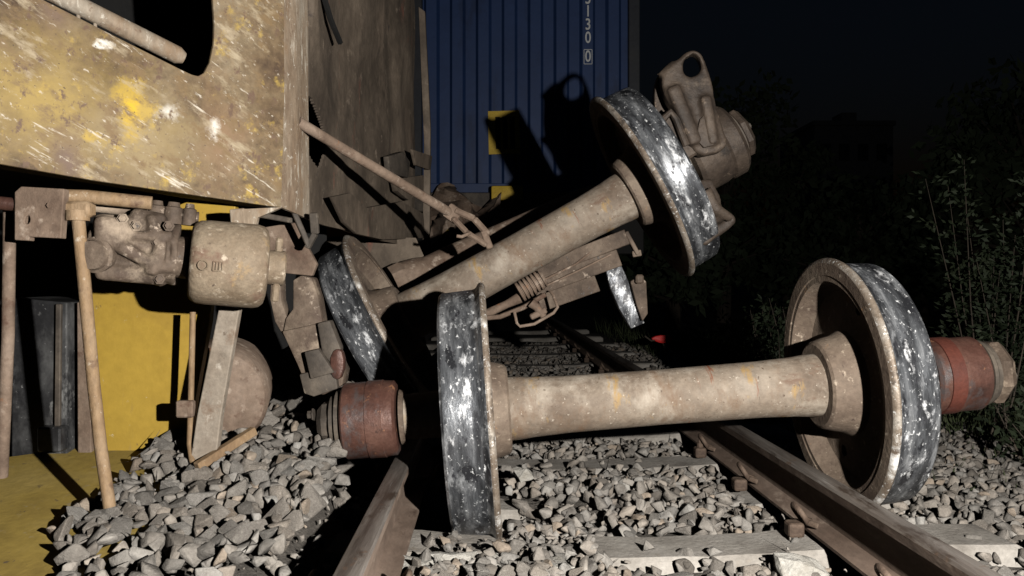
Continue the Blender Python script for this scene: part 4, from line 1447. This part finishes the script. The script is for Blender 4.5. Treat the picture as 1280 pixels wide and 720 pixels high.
def shrub(label, base, h, spread, stems, per, seed, leaf=.06):
    r_ = random.Random(seed)
    base = Vector(base)
    root = empty('shrub', base, label, 'shrub', 'weeds and shrubs beside the track')
    lv = []
    b_ = bmesh.new()
    for s_ in range(stems):
        a = r_.uniform(0, 6.28); hh = h * r_.uniform(.55, 1.0)
        top = base + Vector((math.cos(a) * spread * r_.random(), math.sin(a) * spread * r_.random(), hh))
        mid = base.lerp(top, .5) + rv(r_) * .08
        pts = [base + Vector((math.cos(a), math.sin(a), 0)) * .12 * spread, mid, top]
        add_tube(b_, pts, [.007, .005, .002], 5)
        for k in range(per):
            t = r_.uniform(.15, 1.0)
            p = pts[0].lerp(pts[1], t * 2) if t < .5 else pts[1].lerp(pts[2], t * 2 - 1)
            br = rv(r_); br.z = abs(br.z) * .5; br.normalize()
            ln = r_.uniform(.03, .22) * (1.15 - t * .7)
            c_ = p + br * ln
            for q_ in range(3):
                d = (br + rv(r_) * .8).normalized()
                lv.append((c_ + rv(r_) * .03, d, rv(r_), leaf * r_.uniform(.6, 1.3), leaf * r_.uniform(.3, .5)))
    obj('stems', b_, M['bark'], root)
    foliage('leaves', lv, M['leaf'], root)


shrub('tall leafy shrub at the right picture edge behind the lying wheelset', (3.55, 5.9, -.45), 2.05, .6, 14, 80, 3, .055)
shrub('dense shrub cut by the right picture edge', (3.95, 5.6, -.45), 1.75, .5, 12, 80, 5, .055)
shrub('low weed between the lying wheel and the slanted wheelset', (2.2, 6.4, -.4), .95, .7, 14, 30, 8, .06)
shrub('spindly weed beside the lying wheel bearing', (2.75, 4.6, -.35), .75, .3, 6, 12, 9, .045)
shrub('small green weed by the bearing end at the right edge', (2.75, 4.2, -.35), .40, .25, 8, 14, 12, .06)
shrub('weed clump below the torn lug of the slanted wheelset', (2.25, 7.4, -.4), 1.0, .6, 14, 30, 14, .06)

r_ = random.Random(33)
lv = []
for k in range(15000):
    Y = 3.6 + 11 * r_.random() ** 1.2
    X = r_.uniform(rail_x(1, Y) + .75, .72 * Y + .6)
    edge = rail_x(1, Y) + 1.95 - .25 * max(0, Y - 5) + .35 * noise.noise(Vector((X * 1.3, Y * 1.3, 0)))
    if X < edge and r_.random() > .10: continue
    z = gz(X, Y) - .03
    d = Vector((r_.gauss(0, .4), r_.gauss(0, .4), 1)).normalized()
    lv.append((Vector((X, Y, z)), d, rv(r_), r_.uniform(.05, .24) * (1 if X > edge else .5) * (1.7 if Y > 5.5 else 1), r_.uniform(.006, .013)))
gr = foliage('grass', lv, M['grass'], None)
tag(gr, 'dim grass and weeds beyond the ballast shoulder', kind='stuff')


def tree(label, base, h, rad, seed, n=2600):
    r_ = random.Random(seed)
    base = Vector(base)
    root = empty('tree', base, label, 'tree', 'dark trees behind the track')
    b_ = bmesh.new()
    add_tube(b_, [base, base + Vector((.1, 0, h * .4)), base + Vector((0, .1, h * .85))], [.22, .16, .05], 8)
    cl = []
    for k in range(26):
        a = r_.uniform(0, 6.28); t = r_.uniform(.25, 1.0)
        rr = rad * (1.05 - abs(t - .55) * 1.2) * math.sqrt(r_.random())
        c_ = base + Vector((math.cos(a) * rr, math.sin(a) * rr, h * t))
        cl.append((c_, rad * r_.uniform(.22, .42)))
        add_tube(b_, [base + Vector((0, 0, h * t * .7)), c_], [.05, .015], 5)
    obj('trunk', b_, M['bark'], root)
    lv_ = []
    for k in range(n):
        c_, cr_ = r_.choice(cl)
        p = c_ + rv(r_) * cr_ * r_.random() ** .4
        lv_.append((p, rv(r_), rv(r_), r_.uniform(.18, .4), r_.uniform(.1, .2)))
    foliage('crown', lv_, M['leafdark'], root)


for i, (px, Y, h_, rad, lab) in enumerate([
        (905, 24, 7.0, 2.6, 'dark tall tree directly behind the raised axle box'), (985, 26, 5.2, 2.4, 'dark tree just left of the far block building'),
        (1075, 22, 3.6, 2.2, 'dark low tree in front of the far block building'), (1150, 24, 3.4, 2.0, 'dark low tree right of the far block building'),
        (1215, 20, 4.6, 2.2, 'dark tree behind the leafy shrub'), (1290, 18, 5.5, 2.4, 'dark tree cut by the right picture edge'),
        (840, 20, 3.6, 2.0, 'dark tree right of the blue container')]):
    p = P(px, 350, Y)
    tree(lab, (p.x, Y, -.6), h_, rad, 60 + i)

bd = empty('building', (25.7, 62, -.6), 'dark block building standing far behind the trees', 'building')
b = bmesh.new(); add_box(b, (6.1, 8, 13.3), Matrix.Translation((26.5, 66, 6.05)), .02); obj('wall', b, M['plaster'], bd, None, None)
b = bmesh.new(); add_box(b, (6.4, 8.3, .35), Matrix.Translation((26.5, 66, 12.85)), .02); obj('roof', b, M['plaster'], bd, None, None)
b = bmesh.new(); add_box(b, (1.2, 2, 1.4), Matrix.Translation((27.4, 66, 13.6)), .02); obj('stair_tower', b, M['plaster'], bd, None, None)
for r__ in range(4):
    for c__ in range(4):
        b = bmesh.new(); add_box(b, (.8, .06, 1.3), Matrix.Translation((24.3 + c__ * 1.45, 61.99, 2.2 + r__ * 2.8))); obj('window', b, M['glassdark'], bd, None, None)
